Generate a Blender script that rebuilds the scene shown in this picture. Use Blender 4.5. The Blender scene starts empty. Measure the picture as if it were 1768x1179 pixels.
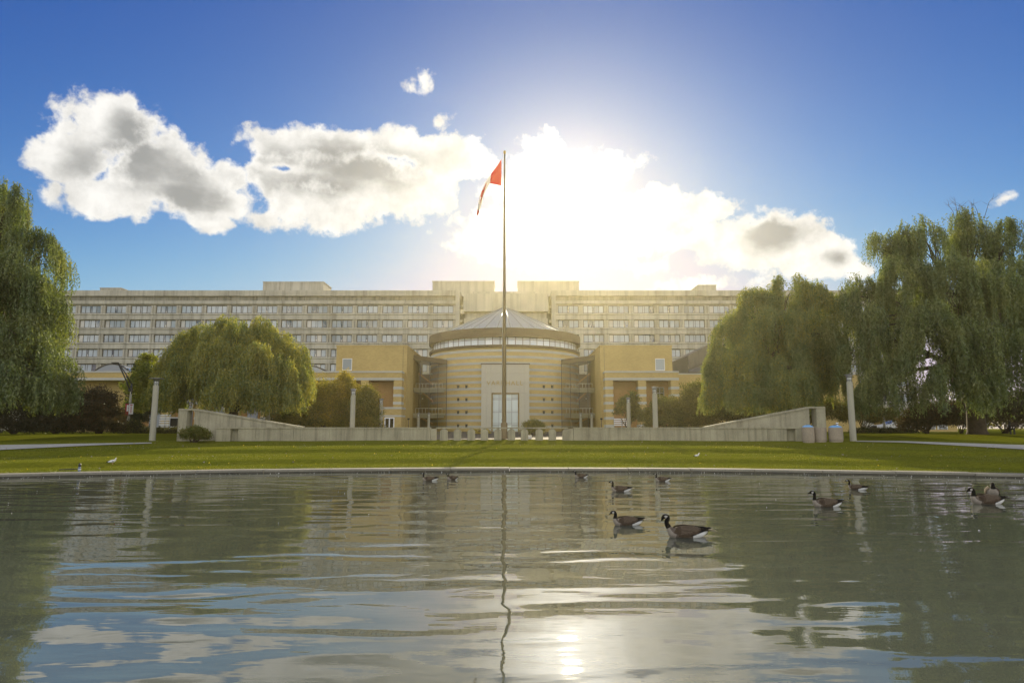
import bpy, bmesh, math, random
import numpy as np
from mathutils import Vector, Matrix

SC = bpy.context.scene
COL = SC.collection
random.seed(7)
RNG = np.random.default_rng(11)

# ------------------------------------------------------------------ camera
F = 1130.0                      # focal length in photograph pixels (1768 wide)
EYE = 1.7
TH = math.atan(150.0 / F)       # slight upward pitch
cam_d = bpy.data.cameras.new("camera")
cam = bpy.data.objects.new("camera", cam_d)
COL.objects.link(cam)
cam.location = (0, 0, EYE)
cam.rotation_euler = (math.pi / 2 + TH, 0, 0)
cam_d.sensor_width = 36.0
cam_d.lens = 36.0 * F / 1768.0
cam_d.clip_start = 0.1
cam_d.clip_end = 3000
SC.camera = cam
CT, ST = math.cos(TH), math.sin(TH)


def ray(px, py):
    xc, yc = (px - 884.0) / F, (589.5 - py) / F
    return Vector((xc, CT - ST * yc, ST + CT * yc))


def P(px, py, D):
    """world point seen at photograph pixel (px, py) at depth Y = D"""
    r = ray(px, py)
    t = D / r.y
    return Vector((r.x * t, D, EYE + r.z * t))


def PX(px, py, D): return P(px, py, D).x
def PZ(py, D): return P(884, py, D).z


# ------------------------------------------------------------------ light
SUN_EL = math.radians(19.6)
SUN_AZ = math.radians(4.9)      # to the right of straight ahead
SC.view_settings.view_transform = 'Standard'
SC.view_settings.look = 'None'
SC.view_settings.exposure = 0.75
SC.view_settings.gamma = 1.0
SC.view_settings.use_curve_mapping = False
SC.cycles.max_bounces = 8
SC.cycles.diffuse_bounces = 3
SC.cycles.glossy_bounces = 4
SC.cycles.transmission_bounces = 4
SC.cycles.transparent_max_bounces = 12
SC.cycles.volume_bounces = 0
SC.cycles.sample_clamp_indirect = 6.0
SC.cycles.sample_clamp_direct = 30.0
SC.cycles.use_denoising = True

sun_d = bpy.data.lights.new("sun", 'SUN')
sun_d.energy = 4.0
sun_d.angle = math.radians(1.2)
sun_d.color = (1.0, 0.86, 0.58)
sun = bpy.data.objects.new("sun", sun_d)
COL.objects.link(sun)
sv = Vector((math.sin(SUN_AZ) * math.cos(SUN_EL), math.cos(SUN_AZ) * math.cos(SUN_EL), math.sin(SUN_EL)))
sun.rotation_euler = sv.to_track_quat('Z', 'Y').to_euler()


class NT:
    """small helper to write node trees as expressions"""
    def __init__(s, tree): s.t = tree; s.n = tree.nodes; s.l = tree.links

    def put(s, sock, v):
        if v is None: return
        if isinstance(v, bpy.types.NodeSocket): s.l.new(v, sock)
        else: sock.default_value = v

    def node(s, typ, ins=None, **kw):
        n = s.n.new(typ)
        for k, v in kw.items(): setattr(n, k, v)
        for k, v in (ins or {}).items(): s.put(n.inputs[k], v)
        return n

    def m(s, op, a, b=None, c=None, clamp=False):
        n = s.n.new('ShaderNodeMath'); n.operation = op; n.use_clamp = clamp
        for i, v in enumerate((a, b, c)): s.put(n.inputs[i], v)
        return n.outputs[0]

    def v(s, op, a, b=None, out=0):
        n = s.n.new('ShaderNodeVectorMath'); n.operation = op
        s.put(n.inputs[0], a)
        if b is not None: s.put(n.inputs[1], b)
        return n.outputs['Value'] if op in ('LENGTH', 'DOT_PRODUCT', 'DISTANCE') else n.outputs[0]

    def mix(s, f, a, b, typ='MIX'):
        n = s.n.new('ShaderNodeMix'); n.data_type = 'RGBA'; n.blend_type = typ
        s.put(n.inputs[0], f); s.put(n.inputs[6], a); s.put(n.inputs[7], b)
        return n.outputs[2]

    def mr(s, x, a, b, c=0.0, d=1.0, typ='SMOOTHSTEP'):
        n = s.n.new('ShaderNodeMapRange'); n.interpolation_type = typ
        s.put(n.inputs[0], x)
        for i, q in enumerate((a, b, c, d)): s.put(n.inputs[i + 1], q)
        return n.outputs[0]

    def noise(s, vec, scale, detail=4.0, rough=0.55, dist=0.0, out='Fac'):
        n = s.n.new('ShaderNodeTexNoise')
        if vec is not None: s.l.new(vec, n.inputs['Vector'])
        n.inputs['Scale'].default_value = scale; n.inputs['Detail'].default_value = detail
        n.inputs['Roughness'].default_value = rough; n.inputs['Distortion'].default_value = dist
        return n.outputs[out]


def azel(px, py):
    d = ray(px, py).normalized()
    return math.atan2(d.x, d.y), math.asin(d.z)


def build_world():
    w = bpy.data.worlds.new("World"); SC.world = w; w.use_nodes = True
    t = NT(w.node_tree); t.n.clear()
    out = t.n.new('ShaderNodeOutputWorld'); bg = t.n.new('ShaderNodeBackground')
    t.l.new(bg.outputs[0], out.inputs[0])
    sky = t.n.new('ShaderNodeTexSky'); sky.sky_type = 'NISHITA'; sky.sun_disc = False
    sky.sun_elevation = SUN_EL; sky.sun_rotation = SUN_AZ
    sky.altitude = 200; sky.air_density = 1.0; sky.dust_density = SKY_DUST; sky.ozone_density = 3.0
    d = t.node('ShaderNodeTexCoord').outputs['Generated']
    sep = t.node('ShaderNodeSeparateXYZ', {0: d})
    x, y, z = sep.outputs
    az = t.m('ARCTAN2', x, y); el = t.m('ARCSINE', z)
    ca = t.m('DOT_PRODUCT' if False else 'MULTIPLY', 1.0, t.v('DOT_PRODUCT', d, tuple(sv)))
    ang = t.m('ARCCOSINE', ca)                                    # angle from the sun
    # --- cumulus field: a set of soft lobes in azimuth / elevation, torn by noise
    wn = t.noise(d, 9.0, 3.0, 0.5, out='Color')
    warp = t.v('MULTIPLY', t.v('SUBTRACT', wn, (0.5, 0.5, 0.5)), (0.055, 0.045, 0.0))
    ae = t.v('ADD', t.node('ShaderNodeCombineXYZ', {0: az, 1: el, 2: 0.0}).outputs[0], warp)
    lobes = [  # px, py, half width, half height (photograph pixels), tilt
        (185, 232, 108, 72), (130, 270, 75, 52), (265, 292, 125, 72), (330, 330, 95, 62), (205, 340, 80, 45), (365, 380, 36, 26), (398, 300, 46, 36), (392, 350, 46, 34),
        (95, 338, 30, 22), (505, 245, 125, 34), (590, 250, 110, 42), (470, 300, 52, 62), (600, 305, 190, 80), (560, 345, 140, 55),
        (700, 250, 110, 45), (765, 270, 95, 40), (690, 335, 120, 52), (460, 375, 50, 18), (755, 210, 22, 16),
        (735, 147, 15, 14), (712, 150, 12, 9), (965, 330, 135, 88), (880, 400, 128, 58), (1000, 410, 165, 66), (1105, 375, 130, 58),
        (1215, 362, 55, 34), (1195, 410, 110, 36), (1325, 415, 115, 52), (1270, 395, 40, 30), (1440, 432, 62, 40), (1475, 455, 40, 24), (1400, 450, 90, 28),
        (1190, 492, 98, 17), (1728, 340, 30, 9), (1120, 462, 60, 16), (820, 285, 50, 20)]
    fld = None
    for L in lobes:
        a0, e0 = azel(L[0], L[1]); a1, _ = azel(L[0] + L[2], L[1]); _, e1 = azel(L[0], L[1] - L[3])
        q = t.v('MULTIPLY', t.v('SUBTRACT', ae, (a0, e0, 0)), (1 / max(a1 - a0, 1e-3), 1 / max(e1 - e0, 1e-3), 0))
        v = t.m('MULTIPLY', 1.55 * min(1.0, max(0.16, min(L[2], L[3]) / 42.0)), t.m('SUBTRACT', 1.0, t.v('LENGTH', q)))
        fld = v if fld is None else t.m('SMOOTH_MAX', fld, v, 0.12)
    # clear gap between the two left-hand masses
    for (gx, gy, gw, gh) in [(490, 284, 62, 13), (800, 345, 22, 50), (1195, 440, 40, 12)]:
        a0, e0 = azel(gx, gy); a1, _ = azel(gx + gw, gy); _, e1 = azel(gx, gy - gh)
        q = t.v('MULTIPLY', t.v('SUBTRACT', ae, (a0, e0, 0)), (1 / (a1 - a0), 1 / (e1 - e0), 0))
        fld = t.m('SUBTRACT', fld, t.m('MULTIPLY', 0.85, t.m('MAXIMUM', 0.0, t.m('SUBTRACT', 1.0, t.v('LENGTH', q)))))
    # the same broken cumulus goes on all round outside the frame
    big = t.noise(d, 3.1, 2.0, 0.5)
    off = t.m('MAXIMUM', t.mr(t.m('ABSOLUTE', az), 0.72, 0.92), t.mr(el, 0.62, 0.8))
    band = t.m('MULTIPLY', t.mr(el, 0.02, 0.14), t.mr(el, 1.15, 0.7))
    oth = t.m('SUBTRACT', t.m('MULTIPLY', t.m('MULTIPLY', off, band), t.m('MULTIPLY', 3.2, t.m('SUBTRACT', big, 0.36))), t.m('MULTIPLY', 0.9, t.m('SUBTRACT', 1.0, off)))
    oth = t.m('SUBTRACT', oth, 0.12)
    fld = t.m('MAXIMUM', fld, oth)
    fine = t.noise(d, 15.0, 12.0, 0.6, 0.15)
    fine2 = t.noise(d, 46.0, 8.0, 0.6, 0.2)
    val = t.m('ADD', fld, t.m('ADD', t.m('MULTIPLY', 2.2, t.m('SUBTRACT', fine, 0.5)), t.m('MULTIPLY', 1.5, t.m('SUBTRACT', fine2, 0.5))))
    alpha = t.mr(val, -0.08, 0.42)
    # shading: thin bright edges, thick grey hearts, everything near the sun glows
    lowx = t.noise(t.v('MULTIPLY', d, (1.0, 1.0, 1.6)), 9.0, 7.0, 0.55)
    heart = None
    for L in [(245, 285, 130, 52), (215, 235, 70, 40), (310, 335, 70, 34), (640, 285, 150, 46), (540, 318, 120, 34), (1325, 408, 62, 26), (1440, 436, 34, 15), (945, 300, 40, 26), (1180, 395, 50, 16)]:
        a0, e0 = azel(L[0], L[1]); a1, _ = azel(L[0] + L[2], L[1]); _, e1 = azel(L[0], L[1] - L[3])
        q = t.v('MULTIPLY', t.v('SUBTRACT', ae, (a0, e0, 0)), (0.9 / (a1 - a0), 0.86 / (e1 - e0), 0))
        v = t.m('SUBTRACT', 1.0, t.v('LENGTH', q))
        heart = v if heart is None else t.m('SMOOTH_MAX', heart, v, 0.15)
    heart = t.m('MAXIMUM', heart, t.m('MULTIPLY', 0.7, t.m('SUBTRACT', oth, 0.25)))
    thick = t.m('ADD', heart, t.m('MULTIPLY', 2.6, t.m('SUBTRACT', lowx, 0.5)))
    core = t.mr(thick, -0.30, 0.80)
    near = t.mr(ang, math.radians(7), math.radians(20), 1.0, 0.0)
    core = t.m('MULTIPLY', core, t.mr(val, 0.25, 1.0))
    core = t.m('MULTIPLY', core, t.m('SUBTRACT', 1.0, t.m('MULTIPLY', 0.72, near)))
    puff = t.mr(t.noise(d, 24.0, 7.0, 0.62), 0.3, 0.62, 0.74, 1.06, 'LINEAR')
    white = t.mix(1.0, (CLOUD_W, CLOUD_W * 0.985, CLOUD_W * 0.95, 1), t.node('ShaderNodeCombineColor', {0: puff, 1: puff, 2: puff}).outputs[0], 'MULTIPLY')
    cc = t.mix(core, white, (0.215, 0.22, 0.22, 1))
    front = t.mr(ang, math.radians(55), math.radians(110), 1.0, 2.2)      # clouds lit face on, away from the sun
    front = t.m('ADD', front, t.m('MULTIPLY', 1.8, t.m('POWER', 2.718, t.m('MULTIPLY', -1.0, t.m('POWER', t.m('DIVIDE', ang, 0.10), 2.0)))))
    cc = t.v('MULTIPLY', cc, t.node('ShaderNodeCombineXYZ', {0: front, 1: front, 2: front}).outputs[0])
    # --- clear sky
    ss = [t.m('SMOOTH_MIN', q, lim, 0.15) for lim, q in zip((0.40, 0.46, 0.60), t.node('ShaderNodeSeparateXYZ', {0: t.v('MULTIPLY', sky.outputs[0], (SKY_STR,) * 3)}).outputs)]
    skyc = t.node('ShaderNodeCombineXYZ', {0: t.m('MULTIPLY', SKY_TINT[0], t.m('POWER', ss[0], SKY_POW[0])), 1: t.m('MULTIPLY', SKY_TINT[1], t.m('POWER', ss[1], SKY_POW[1])),
                                          2: t.m('MULTIPLY', SKY_TINT[2], t.m('POWER', ss[2], SKY_POW[2]))}).outputs[0]
    col = t.mix(alpha, skyc, cc)
    # sunlight scattered forward by the thin veil in front of the disc
    g1 = t.m('MULTIPLY', 1.2, t.m('POWER', 2.718, t.m('MULTIPLY', -1.0, t.m('POWER', t.m('DIVIDE', ang, 0.06), 2.0))))
    g2 = t.m('MULTIPLY', 0.06, t.m('POWER', 2.718, t.m('MULTIPLY', -1.0, t.m('DIVIDE', ang, 0.13))))
    g = t.m('ADD', t.m('MULTIPLY', g1, t.m('ADD', 0.22, t.m('MULTIPLY', 0.78, alpha))), g2)
    glow = t.v('MULTIPLY', t.node('ShaderNodeCombineXYZ', {0: g, 1: g, 2: g}).outputs[0], (1.0, 0.95, 0.84))
    col = t.v('ADD', col, glow)
    t.l.new(col, bg.inputs[0])
    bg.inputs[1].default_value = 1.0 / 1.0
    w.cycles.sampling_method = 'AUTOMATIC'


HAZE = (0.00029, 0.79)          # density and forward bias of the added flare-like veil, built at the end
SKY_STR = 0.085
SKY_DUST = 0.15
SKY_POW = (2.3, 1.75, 0.97)
SKY_TINT = (3.1, 1.30, 0.71)
CLOUD_W = 0.57
build_world()

# ------------------------------------------------------------------ materials
MATS = {}


def base_mat(name):
    m = bpy.data.materials.new(name); m.use_nodes = True
    t = NT(m.node_tree)
    b = t.n['Principled BSDF']
    MATS[name] = m
    return m, t, b


def mat_plain(name, col, rough=0.6, metal=0.0, spec=0.5, var=0.12, scale=3.0, bump=0.0, bscale=30.0):
    m, t, b = base_mat(name)
    co = t.node('ShaderNodeTexCoord').outputs['Object']
    n = t.noise(co, scale, 5.0, 0.6)
    f = t.mr(n, 0.25, 0.75, 1 - var, 1 + var, 'LINEAR')
    c = t.v('MULTIPLY', tuple(col), t.node('ShaderNodeCombineXYZ', {0: f, 1: f, 2: f}).outputs[0])
    t.l.new(c, b.inputs['Base Color'])
    b.inputs['Roughness'].default_value = rough; b.inputs['Metallic'].default_value = metal
    b.inputs['Specular IOR Level'].default_value = spec
    if bump:
        bn = t.node('ShaderNodeBump', {'Height': t.noise(co, bscale, 4.0, 0.6), 'Strength': bump, 'Distance': 0.02})
        t.l.new(bn.outputs[0], b.inputs['Normal'])
    return m


def mat_concrete(name, col, stain=0.35, scale=1.0, streak=True, pebble=0.0):
    """weathered concrete: mottling, run-down streaks, fine aggregate"""
    m, t, b = base_mat(name)
    g = t.node('ShaderNodeNewGeometry').outputs['Position']
    n1 = t.noise(g, 0.6 * scale, 6.0, 0.6)
    n2 = t.noise(t.v('MULTIPLY', g, (3.0 * scale, 3.0 * scale, 0.14 * scale)), 1.0, 5.0, 0.65)
    n3 = t.noise(g, 22.0, 3.0, 0.7)
    f = t.mr(n1, 0.3, 0.72, 1 - stain * 0.45, 1 + stain * 0.35, 'LINEAR')
    if streak: f = t.m('MULTIPLY', f, t.mr(n2, 0.28, 0.6, 1 - stain * 0.75, 1.04))
    f = t.m('MULTIPLY', f, t.mr(n3, 0.2, 0.8, 0.86 - pebble, 1.12 + pebble, 'LINEAR'))
    c = t.v('MULTIPLY', tuple(col), t.node('ShaderNodeCombineXYZ', {0: f, 1: f, 2: t.m('MULTIPLY', f, 0.985)}).outputs[0])
    t.l.new(c, b.inputs['Base Color'])
    b.inputs['Roughness'].default_value = 0.85; b.inputs['Specular IOR Level'].default_value = 0.25
    bn = t.node('ShaderNodeBump', {'Height': n3, 'Strength': 0.25, 'Distance': 0.01})
    t.l.new(bn.outputs[0], b.inputs['Normal'])
    return m


def mat_brick(name, col, mortar, scale=1.0):
    m, t, b = base_mat(name)
    g = t.node('ShaderNodeNewGeometry')
    pos = t.node('ShaderNodeSeparateXYZ', {0: g.outputs['Position']})
    nrm = t.node('ShaderNodeSeparateXYZ', {0: g.outputs['Normal']})
    hor = t.mix(t.m('GREATER_THAN', t.m('ABSOLUTE', nrm.outputs[0]), 0.8), t.node('ShaderNodeCombineColor', {0: pos.outputs[0], 1: pos.outputs[0], 2: pos.outputs[0]}).outputs[0],
                t.node('ShaderNodeCombineColor', {0: pos.outputs[1], 1: pos.outputs[1], 2: pos.outputs[1]}).outputs[0])
    hx = t.node('ShaderNodeSeparateColor', {0: hor}).outputs[0]
    uv = t.node('ShaderNodeCombineXYZ', {0: hx, 1: pos.outputs[2], 2: 0.0}).outputs[0]
    br = t.node('ShaderNodeTexBrick', {'Vector': uv, 'Scale': 1.0, 'Brick Width': 0.30, 'Row Height': 0.10, 'Mortar Size': 0.012,
                                       'Color1': (*col, 1), 'Color2': (col[0] * 0.86, col[1] * 0.84, col[2] * 0.8, 1), 'Mortar': (*mortar, 1)})
    n1 = t.noise(g.outputs['Position'], 0.35, 5.0, 0.6)
    f = t.mr(n1, 0.3, 0.7, 0.9, 1.08, 'LINEAR')
    c = t.v('MULTIPLY', br.outputs['Color'], t.node('ShaderNodeCombineXYZ', {0: f, 1: f, 2: f}).outputs[0])
    t.l.new(c, b.inputs['Base Color'])
    b.inputs['Roughness'].default_value = 0.85; b.inputs['Specular IOR Level'].default_value = 0.25
    return m


def mat_leaf(name, col, trans=0.5, rough=0.5, var=0.25):
    m = bpy.data.materials.new(name); m.use_nodes = True; MATS[name] = m
    t = NT(m.node_tree); t.n.clear()
    out = t.n.new('ShaderNodeOutputMaterial')
    g = t.node('ShaderNodeNewGeometry').outputs['Position']
    n = t.noise(g, 0.55, 3.0, 0.6); n2 = t.noise(g, 5.0, 2.0, 0.6)
    f = t.m('MULTIPLY', t.mr(n, 0.3, 0.7, 1 - var, 1 + var, 'LINEAR'), t.mr(n2, 0.3, 0.7, 0.8, 1.2, 'LINEAR'))
    fv = t.node('ShaderNodeCombineXYZ', {0: t.m('MULTIPLY', f, t.mr(n, 0.3, 0.7, 0.85, 1.15, 'LINEAR')), 1: f, 2: f}).outputs[0]
    c = t.v('MULTIPLY', tuple(col), fv)
    c2 = t.v('MULTIPLY', c, (1.35, 1.35, 0.55))
    df = t.node('ShaderNodeBsdfDiffuse', {'Color': c}); tr = t.node('ShaderNodeBsdfTranslucent', {'Color': c2})
    gl = t.node('ShaderNodeBsdfGlossy', {'Color': (0.8, 0.85, 0.8, 1), 'Roughness': rough})
    mx = t.node('ShaderNodeMixShader', {0: trans, 1: df.outputs[0], 2: tr.outputs[0]})
    mx2 = t.node('ShaderNodeMixShader', {0: 0.05, 1: mx.outputs[0], 2: gl.outputs[0]})
    t.l.new(mx2.outputs[0], out.inputs[0])
    return m


def mat_glass(name, tint, alpha, rough=0.02, refl=1.0, base=(0.02, 0.022, 0.022)):
    """window glass: part see-through, part mirror, a little dark body"""
    m = bpy.data.materials.new(name); m.use_nodes = True; MATS[name] = m
    t = NT(m.node_tree); t.n.clear()
    out = t.n.new('ShaderNodeOutputMaterial')
    tp = t.node('ShaderNodeBsdfTransparent', {'Color': (*tint, 1)})
    df = t.node('ShaderNodeBsdfDiffuse', {'Color': (*base, 1)})
    gl = t.node('ShaderNodeBsdfGlossy', {'Color': (0.9, 0.95, 1.0, 1), 'Roughness': rough})
    fr = t.node('ShaderNodeFresnel', {'IOR': 1.5}).outputs[0]
    fr = t.m('ADD', t.m('MULTIPLY', fr, refl), 0.03 * refl, clamp=True)
    a = t.node('ShaderNodeMixShader', {0: alpha, 1: df.outputs[0], 2: tp.outputs[0]})
    b = t.node('ShaderNodeMixShader', {0: fr, 1: a.outputs[0], 2: gl.outputs[0]})
    t.l.new(b.outputs[0], out.inputs[0])
    return m


mat_concrete('ross_concrete', (0.45, 0.43, 0.365), 0.48, 0.35)
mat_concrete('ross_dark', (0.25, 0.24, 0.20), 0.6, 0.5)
mat_concrete('wall_concrete', (0.36, 0.335, 0.24), 0.42, 1.3, True, 0.10)
mat_concrete('slab_concrete', (0.52, 0.49, 0.40), 0.12, 0.5, False)
mat_concrete('post_concrete', (0.37, 0.355, 0.28), 0.15, 1.0, False)
mat_concrete('kerb_concrete', (0.25, 0.235, 0.19), 0.45, 1.2, False, 0.1)
mat_concrete('kerb_wet', (0.085, 0.08, 0.065), 0.5, 2.0, False, 0.05)
mat_concrete('paver_brown', (0.085, 0.07, 0.045), 0.2, 0.8, False)
mat_concrete('path_concrete', (0.40, 0.39, 0.35), 0.2, 0.8, False)
mat_concrete('block_band', (0.46, 0.455, 0.41), 0.15, 0.8, False)
mat_brick('brick_yellow', (0.52, 0.375, 0.135), (0.42, 0.34, 0.17))
mat_brick('brick_orange', (0.42, 0.235, 0.085), (0.33, 0.22, 0.11))
mat_plain('metal_brown', (0.085, 0.058, 0.032), 0.55, 0.1, 0.4)
mat_plain('metal_clad', (0.10, 0.09, 0.075), 0.5, 0.3, 0.5)
mat_plain('roof_metal', (0.42, 0.44, 0.40), 0.38, 0.55, 0.5, 0.08)
mat_plain('roof_rib', (0.28, 0.29, 0.26), 0.4, 0.5)
mat_plain('frame_dark', (0.06, 0.052, 0.04), 0.5)
mat_plain('frame_gold', (0.24, 0.17, 0.06), 0.45, 0.3)
mat_plain('metal_black', (0.018, 0.018, 0.018), 0.45)
mat_plain('metal_grey', (0.30, 0.30, 0.29), 0.4, 0.7)
mat_plain('white_paint', (0.78, 0.78, 0.76), 0.5, var=0.05)
mat_plain('pole_paint', (0.17, 0.125, 0.055), 0.5, 0.2, var=0.08)
mat_plain('flag_red', (0.56, 0.035, 0.03), 0.8, var=0.06)
mat_plain('flag_white', (0.75, 0.74, 0.72), 0.8, var=0.04)
mat_plain('flag_gold', (0.6, 0.42, 0.12), 0.35, 0.8)
mat_plain('banner_red', (0.42, 0.03, 0.035), 0.7)
mat_plain('bark', (0.085, 0.062, 0.042), 0.95, var=0.35, scale=4.0, bump=0.8, bscale=9.0)
mat_plain('twig', (0.09, 0.075, 0.055), 0.9)
mat_plain('bin_blue', (0.17, 0.40, 0.70), 0.5)
mat_plain('paper_white', (0.8, 0.8, 0.78), 0.6, var=0.03)
mat_plain('wood_dark', (0.055, 0.035, 0.022), 0.7)
mat_plain('car_paint', (0.62, 0.62, 0.60), 0.25, 0.0, 0.6, 0.02)
mat_plain('rubber', (0.015, 0.015, 0.015), 0.8)
mat_plain('interior_brown', (0.22, 0.145, 0.06), 0.8)
mat_plain('stair_orange', (0.45, 0.23, 0.06), 0.7)
mat_plain('blue_grey', (0.12, 0.16, 0.24), 0.5)
mat_plain('soil', (0.035, 0.028, 0.018), 0.95)
mat_plain('lamp_glass', (0.72, 0.74, 0.72), 0.12, 0.0, 0.6, 0.02)
# birds
mat_plain('feather_black', (0.012, 0.011, 0.010), 0.8, spec=0.05, scale=20)
mat_plain('feather_brown', (0.075, 0.054, 0.037), 0.85, spec=0.1, var=0.4, scale=26)
mat_plain('feather_flank', (0.115, 0.088, 0.064), 0.75, var=0.3, scale=24)
mat_plain('feather_pale', (0.27, 0.235, 0.19), 0.8, var=0.15, scale=20)
mat_plain('feather_white', (0.80, 0.79, 0.76), 0.8, var=0.04)
mat_plain('feather_edge', (0.24, 0.19, 0.135), 0.75)
mat_plain('feather_grey', (0.36, 0.38, 0.41), 0.75)
mat_plain('bill_yellow', (0.55, 0.36, 0.05), 0.5)
mat_plain('leg_pink', (0.5, 0.3, 0.22), 0.6)
# glazing
mat_glass('glass_clear', (0.86, 0.92, 0.92), 0.93, refl=1.0)
mat_glass('glass_link', (0.88, 0.84, 0.70), 0.94, refl=0.35)
mat_glass('glass_dark', (0.3, 0.3, 0.3), 0.0, refl=2.0, base=(0.022, 0.020, 0.016))


def mat_blind(name, col, refl):
    m = bpy.data.materials.new(name); m.use_nodes = True; MATS[name] = m
    t = NT(m.node_tree); b = t.n['Principled BSDF']
    oi = t.node('ShaderNodeObjectInfo').outputs['Random']
    f = t.mr(oi, 0, 1, 0.75, 1.12, 'LINEAR')
    c = t.v('MULTIPLY', col, t.node('ShaderNodeCombineXYZ', {0: f, 1: f, 2: f}).outputs[0])
    t.l.new(c, b.inputs['Base Color']); b.inputs['Roughness'].default_value = 0.75
    b.inputs['Coat Weight'].default_value = refl; b.inputs['Coat Roughness'].default_value = 0.02; b.inputs['Coat IOR'].default_value = 1.7
    return m


mat_blind('blind_pale', (0.36, 0.41, 0.44), 1.0)
mat_blind('blind_mid', (0.22, 0.255, 0.275), 1.0)
mat_blind('blind_warm', (0.50, 0.47, 0.40), 1.0)
mat_blind('clerestory_sky_glow', (0.72, 0.77, 0.80), 1.0)  # opaque white stands in for sky light showing through the glass
mat_blind('pane_green', (0.60, 0.68, 0.63), 1.0)
mat_plain('cheek_backlit', (0.42, 0.40, 0.37), 0.8)  # white cheek feathers greyed: backlit shade put into the colour
# foliage
mat_leaf('willow_a', (0.150, 0.185, 0.056), 0.44)
mat_leaf('willow_b', (0.205, 0.238, 0.082), 0.46)
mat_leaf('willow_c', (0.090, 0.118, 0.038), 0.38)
mat_leaf('willow_y', (0.29, 0.275, 0.05), 0.5)
mat_leaf('maple_a', (0.17, 0.19, 0.018), 0.55)
mat_leaf('maple_b', (0.11, 0.14, 0.015), 0.5)
mat_leaf('gold_a', (0.36, 0.28, 0.03), 0.55)
mat_leaf('gold_b', (0.22, 0.19, 0.03), 0.5)
mat_leaf('olive_a', (0.16, 0.15, 0.03), 0.45)
mat_leaf('olive_b', (0.105, 0.108, 0.024), 0.42)
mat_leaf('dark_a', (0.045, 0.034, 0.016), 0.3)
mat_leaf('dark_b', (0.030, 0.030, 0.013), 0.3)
mat_leaf('rust_a', (0.075, 0.042, 0.017), 0.35)
mat_leaf('conifer', (0.025, 0.042, 0.016), 0.2)
mat_leaf('grass_a', (0.125, 0.145, 0.013), 0.4, var=0.3)
mat_leaf('grass_b', (0.170, 0.175, 0.019), 0.4, var=0.3)


def mat_lawn():
    m, t, b = base_mat('lawn')
    g = t.node('ShaderNodeNewGeometry').outputs['Position']
    n1 = t.noise(g, 0.35, 5.0, 0.6); n2 = t.noise(g, 7.0, 5.0, 0.7); n3 = t.noise(g, 40.0, 3.0, 0.7)
    c = t.mix(t.mr(n1, 0.35, 0.65), (0.125, 0.145, 0.011, 1), (0.165, 0.172, 0.016, 1))
    c = t.mix(t.mr(n2, 0.35, 0.7), c, (0.090, 0.100, 0.010, 1))
    c = t.mix(t.m('MULTIPLY', 0.5, t.mr(n3, 0.4, 0.75)), c, (0.115, 0.112, 0.022, 1))
    t.l.new(c, b.inputs['Base Color'])
    b.inputs['Roughness'].default_value = 1.0; b.inputs['Specular IOR Level'].default_value = 0.0
    h = t.m('ADD', t.m('MULTIPLY', n2, 0.6), n3)
    bn = t.node('ShaderNodeBump', {'Height': h, 'Strength': 0.5, 'Distance': 0.04})
    t.l.new(bn.outputs[0], b.inputs['Normal'])


def mat_water():
    m, t, b = base_mat('pond_water')
    g = t.node('ShaderNodeNewGeometry').outputs['Position']
    sp = t.node('ShaderNodeSeparateXYZ', {0: g})
    n0 = t.noise(g, 0.12, 3.0, 0.5)
    c = t.mix(t.mr(n0, 0.3, 0.7), (0.066, 0.077, 0.060, 1), (0.082, 0.094, 0.072, 1))
    t.l.new(c, b.inputs['Base Color'])
    b.inputs['Roughness'].default_value = 0.015; b.inputs['IOR'].default_value = 1.45
    b.inputs['Specular IOR Level'].default_value = 0.5
    # long lazy swells, middling wavelets, and breeze ripples in patches
    w1 = t.noise(t.v('MULTIPLY', g, (0.45, 1.3, 1.0)), 1.0, 1.0, 0.35, 0.5)
    w2 = t.noise(t.v('MULTIPLY', g, (1.6, 4.6, 1.0)), 1.0, 2.0, 0.45, 0.3)
    w3 = t.noise(t.v('MULTIPLY', g, (5.0, 17.0, 1.0)), 1.0, 2.0, 0.5)
    patch = t.mr(t.noise(t.v('MULTIPLY', g, (0.16, 0.35, 1)), 1.0, 3.0, 0.55), 0.42, 0.66)
    h = t.m('ADD', t.m('MULTIPLY', w1, WAVE[0]), t.m('MULTIPLY', w2, WAVE[1]))
    h = t.m('ADD', h, t.m('MULTIPLY', w3, t.m('MULTIPLY', WAVE[2], t.m('ADD', 0.25, patch))))
    bn = t.node('ShaderNodeBump', {'Height': h, 'Strength': 1.0, 'Distance': 1.0})
    t.l.new(bn.outputs[0], b.inputs['Normal'])


WAVE = (0.033, 0.0028, 0.0006)
mat_lawn(); mat_water()
M = MATS

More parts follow.
